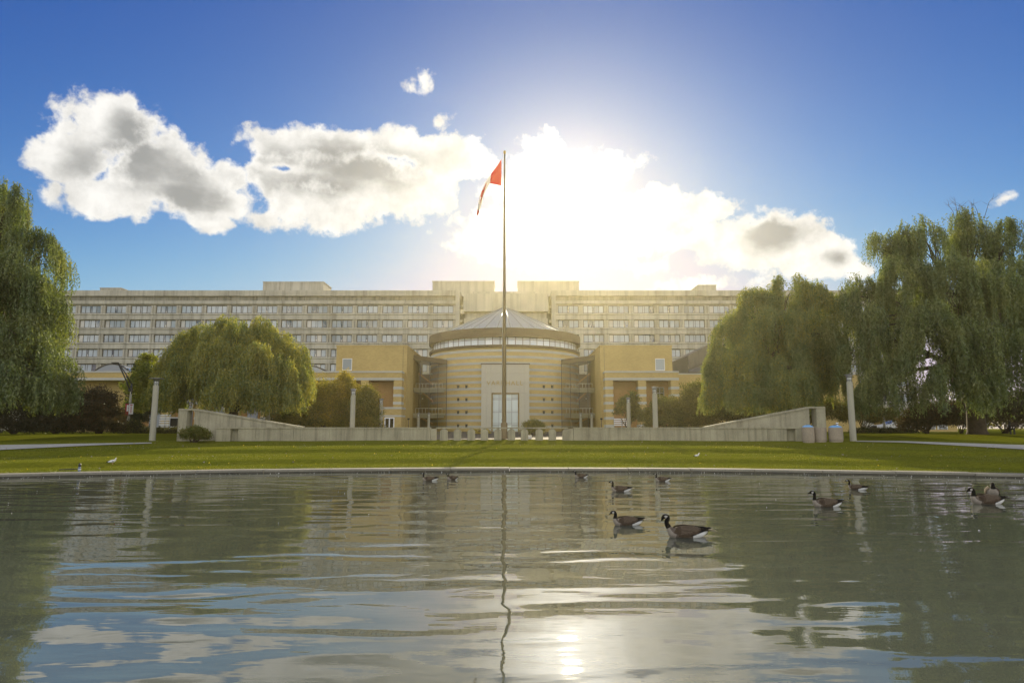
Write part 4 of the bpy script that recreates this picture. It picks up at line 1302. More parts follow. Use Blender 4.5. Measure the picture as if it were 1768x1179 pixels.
for (pa, pb, t0, t1, lab, mt, parts) in ((218, 222.3, 697, 717, 'red and pink banner on the left side of the street lamp', 'banner_red', 'r'), (224.6, 230.5, 697, 715, 'white banner with red lettering on the right side of the street lamp', 'white_paint', 'w')):
    x0, z1 = SLP(pa, t0)[0], SLP(pa, t0)[2]; x1, z0 = SLP(pb, t1)[0], SLP(pb, t1)[2]
    b = thing('banner', (sx + x0, DSL - 0.1, sg_ + z0), lab, 'banner', 'lamp post banners')
    w, h = x1 - x0, z1 - z0
    MB().box(0, w, -0.012, 0.012, 0, h).build('banner_cloth', M[mt], b)
    MB().tube([(-0.05 if parts == 'r' else -0.25, 0, h + 0.02), (w + (0.3 if parts == 'r' else 0.04), 0, h + 0.02)], 0.025, 6).tube([(-0.05 if parts == 'r' else -0.25, 0, -0.02), (w + (0.3 if parts == 'r' else 0.04), 0, -0.02)], 0.025, 6).build('banner_rod', M['metal_black'], b)
    if parts == 'r': MB().box(w * 0.45, w * 0.98, -0.02, -0.0125, h * 0.35, h * 0.9).build('banner_print', M['flag_white'], b)
    else:
        m = MB()
        for q in range(9): m.box(w * 0.36, w * 0.6 + random.uniform(0, 0.04), -0.02, -0.0125, h * (0.14 + q * 0.075), h * (0.18 + q * 0.075))
        m.box(w * 0.2, w * 0.8, -0.02, -0.0125, h * 0.85, h * 0.93)
        m.build('banner_print', M['banner_red'], b)

# ------------------------------------------------------------------ white slatted screens, notice board
def build_screen(px0, px1, py0, py1, n, D, label, cut=None):
    x0, x1 = PX(px0, 725, D), PX(px1, 725, D); z0, z1 = PZ(py1, D), PZ(py0, D)
    g = gz((x0 + x1) / 2, D)
    t = thing('slatted_screen', ((x0 + x1) / 2, D, g), label, 'screen', 'white slatted screens')
    w = (x1 - x0) / 2; pitch = (z1 - z0) / n
    for i in range(n):
        z = z0 - g + (i + 0.25) * pitch
        for (a, b) in (((-w, w * cut - 0.06), (w * cut + 0.06, w)) if cut is not None else ((-w, w),)):
            MB().box(a, b, -0.03, 0.03, z, z + pitch * 0.62).build('slat', M['white_paint'], t)
    for x in (-w * 0.96, w * 0.96, (w * cut if cut is not None else 0)):
        MB().box(x - 0.05, x + 0.05, 0.032, 0.12, -0.05, z1 - g).build('screen_post', M['metal_grey'], t)


build_screen(275, 294, 715, 735, 5, 74.0, 'white slatted screen behind the lone lamp column on the left')
build_screen(1060, 1083.5, 722, 735.5, 4, 78.0, 'white slatted screen before the right brick portico', 0.18)
nbx = PX(302, 730, 72.5); nbg = gz(nbx, 72.5)
nb = thing('notice_board', (nbx, 72.5, nbg), 'dark notice board in a white frame beside the left white slatted screen', 'notice board')
z0, z1 = PZ(736, 72.5) - nbg, PZ(722, 72.5) - nbg; w = 8 * 72.5 / F
MB().box(-w, w, -0.03, 0.03, z0, z1).build('board', M['metal_black'], nb)
MB().box(-w - 0.06, w + 0.06, -0.05, 0.05, z1 + 0.001, z1 + 0.12).box(-w - 0.06, w + 0.06, -0.05, 0.05, z0 - 0.09, z0 - 0.001).box(-w - 0.07, -w - 0.001, -0.045, 0.045, -0.1, z1).box(w + 0.001, w + 0.07, -0.045, 0.045, z0, z1).build('board_frame', M['white_paint'], nb)
# small white box at the foot of the pillars
bx0 = PX(914.5, 754, 48.6)
wb_ = tag(MB().box(-0.14, 0.14, -0.1, 0.1, 0, 0.26).box(-0.155, 0.155, -0.115, 0.115, 0.26, 0.29).build('utility_box', M['white_paint'], None, (bx0, 48.6, gz(bx0, 48.6)), bevel=0.01), 'small white utility box between two stone pillars right of the flagpole', 'utility box')

# ------------------------------------------------------------------ bench at the right edge
DBn = 50.0
bxn = PX(1768, 735, DBn); bgn = gz(bxn, DBn)
bn = thing('park_bench', (bxn, DBn, bgn), 'dark wooden park bench at the right edge under the big willow', 'bench')
for i in range(3): MB().box(-1.0, 1.0, -0.25 + i * 0.15, -0.13 + i * 0.15, 0.43, 0.47).build('seat_slat', M['wood_dark'], bn)
for i in range(3): MB().box(-1.0, 1.0, 0.24 + i * 0.02, 0.275 + i * 0.02, 0.55 + i * 0.13, 0.65 + i * 0.13).build('back_slat', M['wood_dark'], bn)
for x in (-0.92, 0.92):
    MB().box(x - 0.05, x + 0.05, -0.22, -0.15, 0, 0.428).box(x - 0.05, x + 0.05, 0.16, 0.235, 0, 0.95).box(x - 0.05, x + 0.05, -0.15, 0.16, 0.34, 0.428).build('leg', M['metal_black'], bn)
    MB().box(x - 0.045, x + 0.045, -0.26, 0.16, 0.62, 0.67).build('armrest', M['metal_black'], bn)

# ------------------------------------------------------------------ pavilion, car and post beyond the right-hand willow
D7 = 92.0
pvx = PX(1573, 735, D7)
pv = thing('garden_pavilion', (pvx, D7, GND), 'small beige pavilion with a white flat roof glimpsed under the right willow', 'building')
q = D7 / F
hwid = 30 * q; zt = PZ(718.5, D7) - GND
MB().box(-hwid, hwid + 4, 0, 5, -0.2, zt).build('wall', M['brick_yellow'], pv)
MB().box(-hwid - 0.3, hwid + 4.3, -0.5, 5.4, zt + 0.002, zt + 0.34).build('flat_roof', M['white_paint'], pv)
zw = PZ(721.5, D7) - GND
for i in range(4):
    a = -hwid + 1.0 + i * 1.7
    f = MB().box(a, a + 0.1, -0.06, 0.05, 0.3, zw).box(a + 1.3, a + 1.4, -0.06, 0.05, 0.3, zw).box(a + 0.1, a + 1.3, -0.06, 0.05, zw - 0.1, zw - 0.002).build('window', M['white_paint'], pv)
    MB().box(a + 0.1, a + 1.3, -0.03, -0.02, 0.3, zw - 0.1).build('pane', M['glass_dark'], f)
D8 = 80.0
cxp = PX(1545, 737, D8)
car = thing('parked_car', (cxp, D8, GND), 'white parked car half hidden by the dark bushes under the right willow', 'car', rz=0.15)
prof = [(-2.1, 0.35), (2.1, 0.35), (2.15, 0.62), (2.0, 0.86), (1.15, 0.95), (0.45, 1.40), (-1.0, 1.45), (-1.75, 1.02), (-2.12, 0.95), (-2.18, 0.6)]
MB().prism([(-a, b) for a, b in prof], -0.85, 0.85, 'y').build('body', M['car_paint'], car, bevel=0.07)
for y, nm in ((-0.855, 'side_window'), (0.855, 'side_window')):
    MB().prism([(-1.0, 0.97), (-0.42, 1.33), (0.98, 1.37), (1.5, 1.0)], y - 0.006, y + 0.006, 'y').build(nm, M['glass_dark'], car)
MB().add([(-1.13, -0.7, 0.985), (-1.13, 0.7, 0.985), (-0.50, 0.62, 1.385), (-0.50, -0.62, 1.385)], [(0, 1, 2, 3)]).build('windscreen', M['glass_dark'], car, (-0.03, 0, 0.015))
for x in (-1.3, 1.3):
    for y in (-0.8, 0.8):
        w = MB().lathe([(0.05, -0.1), (0.33, -0.1), (0.34, 0), (0.33, 0.1), (0.05, 0.1)], seg=20).build('wheel', M['rubber'], car, (x, y, 0.33)); w.rotation_euler = (math.pi / 2, 0, 0)
        MB().lathe([(0.02, -0.108), (0.2, -0.108), (0.21, 0.108), (0.02, 0.108)], seg=16).build('rim', M['metal_grey'], w)
for y in (-0.62, 0.62): MB().box(-2.16, -2.08, y - 0.17, y + 0.17, 0.66, 0.8).build('headlight', M['lamp_glass'], car)
D9 = 70.0
pbx = PX(1528, 740, D9)
pb = thing('marker_post', (pbx, D9, gz(pbx, D9)), 'leaning pale post with a red top by the bushes right of the last lamp column', 'post')
zt = PZ(712, D9) - gz(pbx, D9)
MB().tube([(0, 0, -0.1), (-0.10, 0, zt * 0.94)], 0.13, 10).build('post', M['post_concrete'], pb)
MB().tube([(-0.10, 0, zt * 0.94 + 0.001), (-0.107, 0, zt)], 0.135, 10).build('post_cap', M['banner_red'], pb)
tg = PX(1518, 737, D9)
fsn = thing('low_sign', (tg, D9 + 1, gz(tg, D9 + 1)), 'low white edged dark sign beside the leaning pale post', 'sign')
MB().box(-0.3, 0.3, -0.03, 0.03, 0.35, 0.75).build('sign_board', M['metal_black'], fsn)
MB().box(-0.33, 0.33, -0.04, 0.04, 0.751, 0.82).build('sign_edge', M['white_paint'], fsn)
for x in (-0.2, 0.2): MB().box(x - 0.03, x + 0.03, -0.02, 0.02, -0.05, 0.349).build('sign_leg', M['metal_grey'], fsn)

# ------------------------------------------------------------------ pump outlet at the left shore
ox_ = PX(119, 812, 24.4)
of = thing('outlet_frame', (ox_, 24.4, 0.0), 'black pipe frame across the pond kerb at the left', 'pipe frame')
q = 24.4 / F
MB().tube([(-16 * q, 0, -0.25), (-16 * q, 0, 0.205), (16 * q, 0, 0.235), (16 * q, 0, -0.25)], 0.022, 8).build('pipe', M['metal_black'], of)
MB().box(14.5 * q, 18 * q, -0.03, 0.03, -0.25, 0.10).build('valve_box', M['metal_black'], of)
px_ = PX(137, 812, 24.2)
op = thing('marker_stake', (px_, 24.2, 0.0), 'short blue grey stake with a dark top in the water by the pipe frame', 'stake')
MB().lathe([(0.04, -0.4), (0.05, -0.05), (0.042, 0.15), (0.045, 0.30), (0.03, 0.33)], seg=10).build('stake', M['blue_grey'], op)
MB().lathe([(0.02, 0.325), (0.045, 0.33), (0.05, 0.38), (0.035, 0.43), (0.01, 0.45)], seg=10).build('stake_cap', M['metal_black'], op)
MB().lathe([(0.045, 0.21), (0.05, 0.21), (0.05, 0.24), (0.045, 0.24)], seg=10).build('stake_band', M['white_paint'], op)

# ------------------------------------------------------------------ trees
def norm(a): return a / (np.linalg.norm(a, axis=-1, keepdims=True) + 1e-9)


def leaf_tris(base, direc, length, width, rng):
    """one slim triangle per leaf"""
    n = len(base)
    side = norm(np.cross(direc, rng.normal(size=(n, 3)))) * width[:, None] * 0.5
    tip = base + direc * length[:, None]
    mid = base + direc * (length * 0.35)[:, None]
    V = np.stack([mid - side + (base - mid) * 0.6, mid + side + (base - mid) * 0.6, tip], 1).reshape(-1, 3)
    T = np.arange(n * 3).reshape(-1, 3)
    return V, T


def limb_path(a, b, rng, n=6, sag=0.0, wob=0.25):
    a, b = np.array(a, float), np.array(b, float)
    L = np.linalg.norm(b - a)
    pts = []
    off = rng.normal(size=(n + 1, 3)) * wob * L / n * 0.4
    for i in range(n + 1):
        t = i / n
        p = a + (b - a) * t + np.array([0, 0, 1]) * L * 0.18 * math.sin(math.pi * t) + off[i] * math.sin(math.pi * t)
        pts.append(tuple(p))
    return pts


def build_willow(name, loc, label, lobes, skirt, mats, seed, dens=1.0, trunk_r=0.45, trunk_h=3.0, leaf=(0.17, 0.27), lw=0.075, twigs=0):
    """weeping willow. lobes: (dx, dy, z above base, radius, height of dome); strands hang from every dome"""
    rng = np.random.default_rng(seed)
    t = thing(name, loc, label, 'tree', 'weeping willows round the pond')
    tr = MB()
    tr.tube([(0.05, 0, -0.3), (0, 0, 0.25), (rng.normal() * 0.1, 0, trunk_h * 0.5), (rng.normal() * 0.15, 0, trunk_h)], [trunk_r * 1.45, trunk_r * 1.05, trunk_r * 0.92, trunk_r * 0.85], 14)
    tr.build('trunk', M['bark'], t)
    br = MB()
    top = np.array((0, 0, trunk_h - 0.3))
    for L in lobes:
        c = np.array(L[:3]); r = L[3]
        pts = limb_path(top, c + np.array((0, 0, r * 0.2)), rng, 7)
        ln = np.linalg.norm(c - top); r0 = min(trunk_r * 0.55, 0.05 + ln * 0.022)
        br.tube(pts, list(np.linspace(r0, 0.04, len(pts))), 7)
        for q in range(5):
            d = norm(rng.normal(size=3)); d[2] = abs(d[2]) * 0.7
            e = c + d * r * 0.75
            br.tube(limb_path(pts[4], e, rng, 4), list(np.linspace(0.06, 0.015, 5)), 5)
    br.build('branches', M['bark'], t)
    if twigs:
        tw = MB(); L = max(lobes, key=lambda q: q[2] + q[4])
        for q in range(twigs):
            b = np.array(L[:3]) + np.array((rng.normal() * 0.8, rng.normal() * 0.5, L[4] * 0.8))
            e = b + np.array((rng.normal() * 0.7, rng.normal() * 0.4, rng.uniform(1.0, 2.0)))
            tw.tube(limb_path(b, e, rng, 4), list(np.linspace(0.025, 0.008, 5)), 4)
            for w in range(3):
                m_ = b + (e - b) * rng.uniform(0.4, 0.9)
                tw.tube([tuple(m_), tuple(m_ + np.array((rng.normal() * 0.4, rng.normal() * 0.3, rng.uniform(0.2, 0.6))))], [0.012, 0.006], 3)
        tw.build('bare_twigs', M['twig'], t)
    B, Dr, Ln, Wd, Mi = [], [], [], [], []
    for li, L in enumerate(lobes):
        c = np.array(L[:3]); r, hz_ = L[3], L[4]
        ncur = int(23 * r * dens * (L[5] if len(L) > 5 else 1))
        mbias = rng.random()
        ncl = max(5, int(ncur / 2.0))
        cph = rng.uniform(0, 2 * math.pi, ncl); cel = np.arcsin(rng.uniform(-0.05, 1.0, ncl)); crad = rng.uniform(0.6, 1.12, ncl); ccm = rng.random(ncl)
        for k in range(ncur):
            # a curtain: a short arching branchlet out of the dome; curtains gather in clumps
            kc = k % ncl
            ph = cph[kc] + rng.normal() * 0.13; el = min(1.55, cel[kc] + rng.normal() * 0.10)
            rad = r * (crad[kc] + rng.normal() * 0.04) * (1 + 0.16 * math.sin(3 * ph + seed))
            out = np.array((math.cos(ph), math.sin(ph), 0))
            o = c + out * rad * math.cos(el) + np.array((0, 0, hz_ * math.sin(el) * rng.uniform(0.72, 1.14)))
            alen = rng.uniform(0.5, 1.4)
            nst = rng.integers(12, 22)
            cm = 0.6 * ccm[kc] + 0.4 * rng.random()
            width = rng.uniform(0.25, 0.65)
            perp = np.array((-out[1], out[0], 0))
            for s_ in range(nst):
                u = s_ / nst
                st = o + out * alen * (u - 0.4) + perp * rng.normal() * width * 0.6 + np.array((0, 0, 0.45 * math.sin(math.pi * min(1, u * 1.1)) - 0.35 * u * u))
                low = skirt + rng.uniform(-0.5, 1.6)
                mx = max(0.5, st[2] - low)
                ln = min(mx, rng.uniform(0.55, 1.1) * (1.6 + 1.0 * r) * (0.6 + 0.5 * rng.random()) * (0.55 + 0.6 * (1 - max(0, math.sin(el)))))
                npt = max(4, int(ln / 0.075))
                tt = np.linspace(0, 1, npt)
                sway = rng.normal(size=3) * 0.10; sway[2] = 0
                drift = out * 0.22 * rng.uniform(0.2, 1.2)
                pth = st[None, :] + np.outer(1 - np.exp(-3.5 * tt), drift) * min(1.5, ln) + np.outer(-tt * ln, (0, 0, 1)) + np.outer(np.sin(tt * 4 + rng.uniform(0, 6)) * tt, sway) * 0.8
                pth += rng.normal(size=pth.shape) * 0.022
                d = np.tile(np.array((0, 0, -1.0)), (npt, 1)) + rng.normal(size=(npt, 3)) * np.array((0.55, 0.55, 0.35))
                if sway is not None and rng.random() < 0.25: d[:max(2, npt // 8)] += np.array((0, 0, 1.4))
                B.append(pth); Dr.append(norm(d)); Ln.append(rng.uniform(leaf[0], leaf[1], npt)); Wd.append(rng.uniform(lw * 0.8, lw * 1.25, npt))
                ch = rng.random(npt) * 0.45 + cm * 0.55
                Mi.append(np.where(ch < 0.36, 2, np.where(ch < 0.66, 0, 1)))
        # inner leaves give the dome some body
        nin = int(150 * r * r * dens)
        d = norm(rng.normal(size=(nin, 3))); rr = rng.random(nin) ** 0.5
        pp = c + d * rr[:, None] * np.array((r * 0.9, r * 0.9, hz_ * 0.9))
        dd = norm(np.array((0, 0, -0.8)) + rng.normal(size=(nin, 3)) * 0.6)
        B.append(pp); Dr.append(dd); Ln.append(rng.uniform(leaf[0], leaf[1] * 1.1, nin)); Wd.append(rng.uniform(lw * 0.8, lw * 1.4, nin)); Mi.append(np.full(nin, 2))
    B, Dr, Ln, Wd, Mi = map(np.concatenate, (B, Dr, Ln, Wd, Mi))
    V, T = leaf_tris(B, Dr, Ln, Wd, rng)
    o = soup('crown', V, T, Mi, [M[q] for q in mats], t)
    stuff(o)
    return t, len(T)


def lobes_from_px(spec, D, base):
    """spec: (px, py top, half width px, dome px, dy, weight)"""
    out = []
    q = D / F
    for s in spec:
        px, py, hw, dome, dy = s[:5]
        d = D + dy
        r = 0.87 * hw * d / F; hz_ = dome * d / F
        top = P(px, py, d)
        out.append((top.x - base[0], dy, top.z - hz_ - base[2], r, hz_, s[5] if len(s) > 5 else 1.0))
    return out


NT_ = 0


def willow_px(px, D, label, skirt_py, spec, mats, seed, **kw):
    global NT_
    x = PX(px, 745, D); base = (x, D, gz(x, D))
    sk = PZ(skirt_py, D) - base[2]
    t, n = build_willow('weeping_willow', base, label, lobes_from_px(spec, D, base), sk, mats, seed, **kw)
    NT_ += n
    return t


WG = ('willow_a', 'willow_b', 'willow_c')
# big willow at the left edge
willow_px(-40, 45, 'tall dark willow filling the left edge of the view', 705,
          [(8, 310, 55, 60, 0), (-47, 330, 70, 60, 1), (-97, 380, 70, 60, -1), (75, 402, 42, 50, 0.5), (33, 440, 60, 60, -2), (-37, 430, 70, 60, -3),
           (88, 490, 38, 60, -0.5), (43, 545, 62, 60, -3), (-27, 560, 70, 60, -4), (85, 590, 42, 60, -1.5), (23, 630, 62, 40, -4.5), (93, 640, 42, 40, -2), (-67, 620, 70, 50, -4), (-127, 480, 70, 70, 0), (-7, 480, 80, 70, 3), (53, 500, 60, 70, 4)],
          WG, 3, dens=0.82, trunk_r=0.55, trunk_h=4)
# rounded willow left of centre
willow_px(405, 55, 'rounded weeping willow behind the left wedge wall', 706,
          [(405, 547, 45, 45, 0), (345, 562, 45, 45, 0), (455, 556, 42, 42, 0.5), (312, 592, 34, 42, 0), (500, 592, 36, 42, 0), (380, 590, 50, 45, -4), (450, 600, 48, 45, -4), (325, 615, 45, 45, -3), (510, 625, 28, 40, -1.5), (410, 640, 52, 40, -5), (300, 640, 30, 38, -1), (350, 600, 60, 50, 4), (450, 600, 60, 50, 4), (480, 650, 40, 36, -4)],
          ('willow_y', 'willow_b', 'willow_a'), 8, dens=1.0, trunk_r=0.42, trunk_h=2.2)
# willow right of centre
willow_px(1345, 57, 'broad weeping willow behind the right wedge wall', 708,
          [(1355, 478, 42, 45, 0), (1300, 500, 40, 45, 0), (1405, 486, 40, 42, 0.5), (1262, 545, 38, 45, 0), (1330, 530, 55, 50, -4), (1400, 540, 48, 50, -4), (1448, 510, 34, 40, 0.5), (1245, 600, 34, 48, -1), (1290, 590, 45, 48, -4), (1365, 610, 55, 50, -5.5), (1430, 600, 36, 50, -3), (1237, 650, 26, 30, -1.5), (1330, 560, 60, 60, 4), (1400, 560, 55, 60, 4), (1300, 660, 50, 28, -4.5)],
          ('willow_b', 'willow_y', 'willow_a'), 21, dens=0.95, trunk_r=0.48, trunk_h=3)
# big willow at the right
willow_px(1687, 50, 'largest weeping willow with bare twigs on top at the right', 712,
          [(1590, 372, 42, 48, 0), (1668, 370, 48, 50, 0.5), (1735, 385, 48, 48, 0), (1520, 402, 34, 42, 0.5), (1555, 440, 52, 50, -2), (1640, 440, 60, 55, -4), (1720, 450, 58, 55, -4), (1800, 420, 60, 60, 0), (1480, 475, 34, 44, 0.5), (1520, 520, 48, 52, -3), (1600, 520, 58, 55, -6), (1690, 540, 60, 55, -6.5), (1770, 540, 60, 60, -4),
           (1475, 570, 30, 50, -1), (1545, 610, 52, 50, -5), (1640, 620, 56, 50, -7), (1730, 630, 50, 50, -6), (1510, 655, 40, 34, -3), (1600, 480, 75, 70, 4), (1700, 480, 75, 70, 4), (1850, 520, 70, 70, -1), (1860, 620, 60, 50, -3)],
          WG, 34, dens=0.68, trunk_r=0.62, trunk_h=4, twigs=9)


# ------------------------------------------------------------------ shrubs and small trees
def build_shrub(name, loc, label, cat, blobs, mats, n, leaf, seed, group=None, stems=5, trunk=None, elong=1.0, wts=(0.5, 0.35, 0.15)):
    """leafy mass: blobs (dx, dy, z, rx, ry, rz); leaves crowd the outer shell in sprays"""
    rng = np.random.default_rng(seed)
    t = thing(name, loc, label, cat, group)
    st = MB()
    if trunk:
        st.tube([(0, 0, -0.2), (0.03, 0, trunk[1] * 0.5), (0, 0, trunk[1])], [trunk[0] * 1.2, trunk[0], trunk[0] * 0.7], 9)
    z0 = trunk[1] * 0.8 if trunk else 0.0
    for b in blobs:
        for q in range(stems):
            e = np.array(b[:3]) + rng.normal(size=3) * np.array(b[3:6]) * 0.4
            st.tube(limb_path((rng.normal() * 0.1, rng.normal() * 0.1, z0), e, rng, 4), list(np.linspace(0.05, 0.012, 5)), 5)
    st.build('trunk' if trunk else 'stems', M['bark'], t)
    vol = np.array([b[3] * b[5] for b in blobs]); vol = vol / vol.sum()
    B, D_, Mi = [], [], []
    for bi, b in enumerate(blobs):
        m = int(2.2 * n * vol[bi]); nsp = max(8, m // 26)
        d = norm(rng.normal(size=(nsp, 3))); d[:, 2] = np.where(d[:, 2] < -0.35, -d[:, 2], d[:, 2])
        rr = rng.uniform(0.45, 1.06, nsp) ** 0.6
        lump = 1 + 0.16 * np.sin(d[:, 0] * 5 + seed) * np.cos(d[:, 2] * 6 + seed * 2) + 0.1 * rng.normal(size=nsp)
        c = np.array(b[:3]) + d * (rr * lump)[:, None] * np.array(b[3:6])
        idx = rng.integers(0, nsp, m)
        sprd = 0.26 * min(b[3], b[5]) ** 0.6
        p = c[idx] + rng.normal(size=(m, 3)) * sprd * np.array((0.8, 0.8, 0.55))
        dr = norm(d[idx] * 0.7 + rng.normal(size=(m, 3)) * 0.8 + np.array((0, 0, 0.15)))
        B.append(p); D_.append(dr)
        cm = rng.random(nsp)[idx] * 0.6 + rng.random(m) * 0.4
        Mi.append(np.where(cm < wts[0], 0, np.where(cm < wts[0] + wts[1], 1, 2)))
    B = np.concatenate(B); D_ = np.concatenate(D_); Mi = np.concatenate(Mi)
    keep = B[:, 2] > 0.02
    B, D_, Mi = B[keep], D_[keep], Mi[keep]
    k = len(B)
    V, T = leaf_tris(B, D_, rng.uniform(leaf * 0.7, leaf * 1.3, k) * elong, rng.uniform(leaf * 0.5, leaf * 0.9, k), rng)
    stuff(soup('foliage', V, T, Mi, [M[q] for q in mats], t))
    return t


def shrub_px(px, D, blobs_px, label, mats, n, leaf, seed, name='leafy_shrub', cat='shrub', **kw):
    x = PX(px, 745, D); g = gz(x, D); q = D / F
    bl = []
    for (bx, by, hw, hh, dy) in blobs_px:
        c = P(bx, by, D + dy)
        bl.append((c.x - x, dy, c.z - g, hw * q, min(hw * q, 1.8) if hw * q > 0.6 else hw * q, hh * q))
    return build_shrub(name, (x, D, g), label, cat, bl, mats, n, leaf, seed, **kw)


GR = 'golden shrubs behind the left wall'
GOLD = ('gold_a', 'gold_b', 'olive_a')
shrub_px(505, 64, [(500, 703, 34, 38, 0), (478, 716, 24, 26, -0.5), (520, 722, 28, 22, -1), (500, 735, 40, 14, -1)], 'olive gold shrub under the edge of the rounded willow', ('gold_b', 'olive_a', 'gold_a'), 9000, 0.15, 41, group=GR)
shrub_px(560, 66, [(553, 698, 36, 38, 0), (542, 716, 36, 26, -1), (556, 735, 42, 14, -1.2)], 'bushy golden shrub left of the front lamp column', GOLD, 10000, 0.15, 42, group=GR)
shrub_px(594, 68, [(594, 670, 17, 26, 0), (606, 696, 26, 30, 0), (580, 700, 24, 30, -0.8), (596, 733, 36, 16, -1.2)], 'tallest golden shrub with a pointed top by the left portico', ('gold_a', 'gold_b', 'gold_b'), 10000, 0.15, 43, group=GR)
shrub_px(634, 66, [(632, 702, 20, 36, 0), (642, 718, 16, 24, -0.6), (618, 714, 22, 26, -1), (634, 735, 26, 14, -1.2)], 'golden green shrub between the two near lamp columns', ('gold_b', 'olive_a', 'gold_a'), 8000, 0.15, 44, group=GR)
GR2 = 'green shrubs behind the right wall'
OL = ('olive_a', 'olive_b', 'gold_b')
shrub_px(1085, 68, [(1076, 708, 13, 20, 0), (1092, 700, 10, 22, 0), (1096, 722, 12, 18, 0), (1080, 695, 9, 10, 0.3)], 'thin open branched shrub behind the right slatted screen', ('olive_b', 'olive_a', 'gold_b'), 3200, 0.15, 51, group=GR2, elong=1.3)
shrub_px(1160, 66, [(1150, 712, 26, 26, 0), (1128, 722, 20, 18, 0.3), (1172, 720, 24, 20, -0.8), (1150, 735, 40, 14, -1)], 'rounded olive shrub just right of the front right lamp column', OL, 9000, 0.15, 52, group=GR2)
shrub_px(1200, 67, [(1202, 690, 24, 30, 0), (1190, 714, 30, 24, -0.8), (1218, 714, 26, 26, -0.5), (1204, 735, 36, 14, -1)], 'taller olive shrub against the right low wing', OL, 10000, 0.15, 53, group=GR2)
shrub_px(1250, 64, [(1245, 716, 30, 22, 0), (1285, 722, 30, 18, 0), (1315, 722, 26, 16, 0)], 'dark olive shrub under the edge of the broad willow', ('olive_b', 'olive_a', 'dark_b'), 9000, 0.15, 54, group=GR2)
shrub_px(1390, 66, [(1375, 715, 36, 24, 0), (1430, 716, 34, 24, 0), (1340, 718, 30, 22, 0.5)], 'green hedge mass behind the slotted pier of the right wedge wall', ('olive_a', 'olive_b', 'gold_b'), 11000, 0.15, 55, group=GR2)
shrub_px(1490, 67, [(1480, 718, 30, 22, 0), (1525, 722, 26, 18, 0)], 'green shrub behind the lamp column beside the bins', ('olive_a', 'olive_b', 'gold_b'), 7000, 0.15, 56, group=GR2)
shrub_px(921, 58, [(921, 742, 17, 14, 0)], 'small round olive bush behind the stone pillars right of the flagpole', ('gold_b', 'olive_a', 'gold_a'), 3500, 0.11, 57)
shrub_px(843, 60, [(818, 752, 10, 9, 0), (838, 752, 9, 8, 0)], 'small yellowing bush seen between pillars left of the flagpole', ('gold_a', 'gold_b', 'olive_a'), 1800, 0.11, 58)
GR3 = 'dark bushes under the willows'
DK = ('dark_a', 'dark_b', 'rust_a')
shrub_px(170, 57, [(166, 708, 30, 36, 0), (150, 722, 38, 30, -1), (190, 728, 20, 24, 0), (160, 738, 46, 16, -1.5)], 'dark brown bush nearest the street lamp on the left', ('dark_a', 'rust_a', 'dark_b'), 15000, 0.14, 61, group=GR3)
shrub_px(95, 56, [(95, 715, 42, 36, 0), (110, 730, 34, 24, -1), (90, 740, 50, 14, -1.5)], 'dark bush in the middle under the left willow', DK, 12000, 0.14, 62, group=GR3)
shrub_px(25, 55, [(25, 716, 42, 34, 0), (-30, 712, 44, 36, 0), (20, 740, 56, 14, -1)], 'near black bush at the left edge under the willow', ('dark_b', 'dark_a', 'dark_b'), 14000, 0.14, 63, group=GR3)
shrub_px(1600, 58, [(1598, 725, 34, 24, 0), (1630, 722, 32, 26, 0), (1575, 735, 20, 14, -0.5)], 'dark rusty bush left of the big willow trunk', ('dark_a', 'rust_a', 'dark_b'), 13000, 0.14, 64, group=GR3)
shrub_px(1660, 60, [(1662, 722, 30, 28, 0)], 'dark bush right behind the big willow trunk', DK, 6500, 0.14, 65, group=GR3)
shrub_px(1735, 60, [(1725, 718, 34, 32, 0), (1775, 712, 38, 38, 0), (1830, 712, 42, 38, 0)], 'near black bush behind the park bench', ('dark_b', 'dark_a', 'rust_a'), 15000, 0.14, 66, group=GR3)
# low clipped hedges
for (px, D, sp, lab, sd) in ((218, 60, [(222, 741, 24, 12, 0)], 'low rounded bush at the foot of the street lamp', 71),
                             (290, 61, [(262, 746, 30, 7, 0), (310, 746, 28, 7, 0)], 'low clipped hedge behind the lone lamp column', 72),
                             (1530, 62, [(1500, 745, 30, 5, 0), (1550, 745, 30, 5, 0)], 'low clipped hedge right of the bins', 73)):
    shrub_px(px, D, sp, lab, ('olive_b', 'dark_b', 'olive_a'), 4500, 0.11, sd, name='clipped_hedge', cat='hedge', group='low hedges')
shrub_px(337, 42.0, [(334, 751, 17, 11, 0), (350, 753, 10, 9, 0)], 'leafy green bush against the left end of the curved wall', ('olive_a', 'maple_b', 'olive_b'), 4200, 0.10, 74, name='leafy_bush', cat='bush')
# backlit maple and a narrow conifer behind the left lamp column
shrub_px(262, 64, [(245, 670, 26, 20, 0), (262, 648, 26, 20, 0), (238, 705, 20, 14, 0), (268, 690, 24, 26, 0.5), (300, 705, 22, 16, 0), (255, 625, 14, 14, 0.5)], 'bright yellow green maple behind the lone lamp column', ('maple_a', 'maple_a', 'maple_b'), 9000, 0.20, 81, name='maple_tree', cat='tree', trunk=(0.12, 2.2), stems=3)
shrub_px(237, 70, [(237, 720, 18, 22, 0), (237, 690, 13, 22, 0), (238, 660, 8, 20, 0), (236, 640, 4, 14, 0)], 'narrow dark conifer behind the bright maple', ('conifer', 'conifer', 'dark_b'), 6500, 0.16, 82, name='conifer_tree', cat='tree', trunk=(0.12, 1.5), elong=1.4)

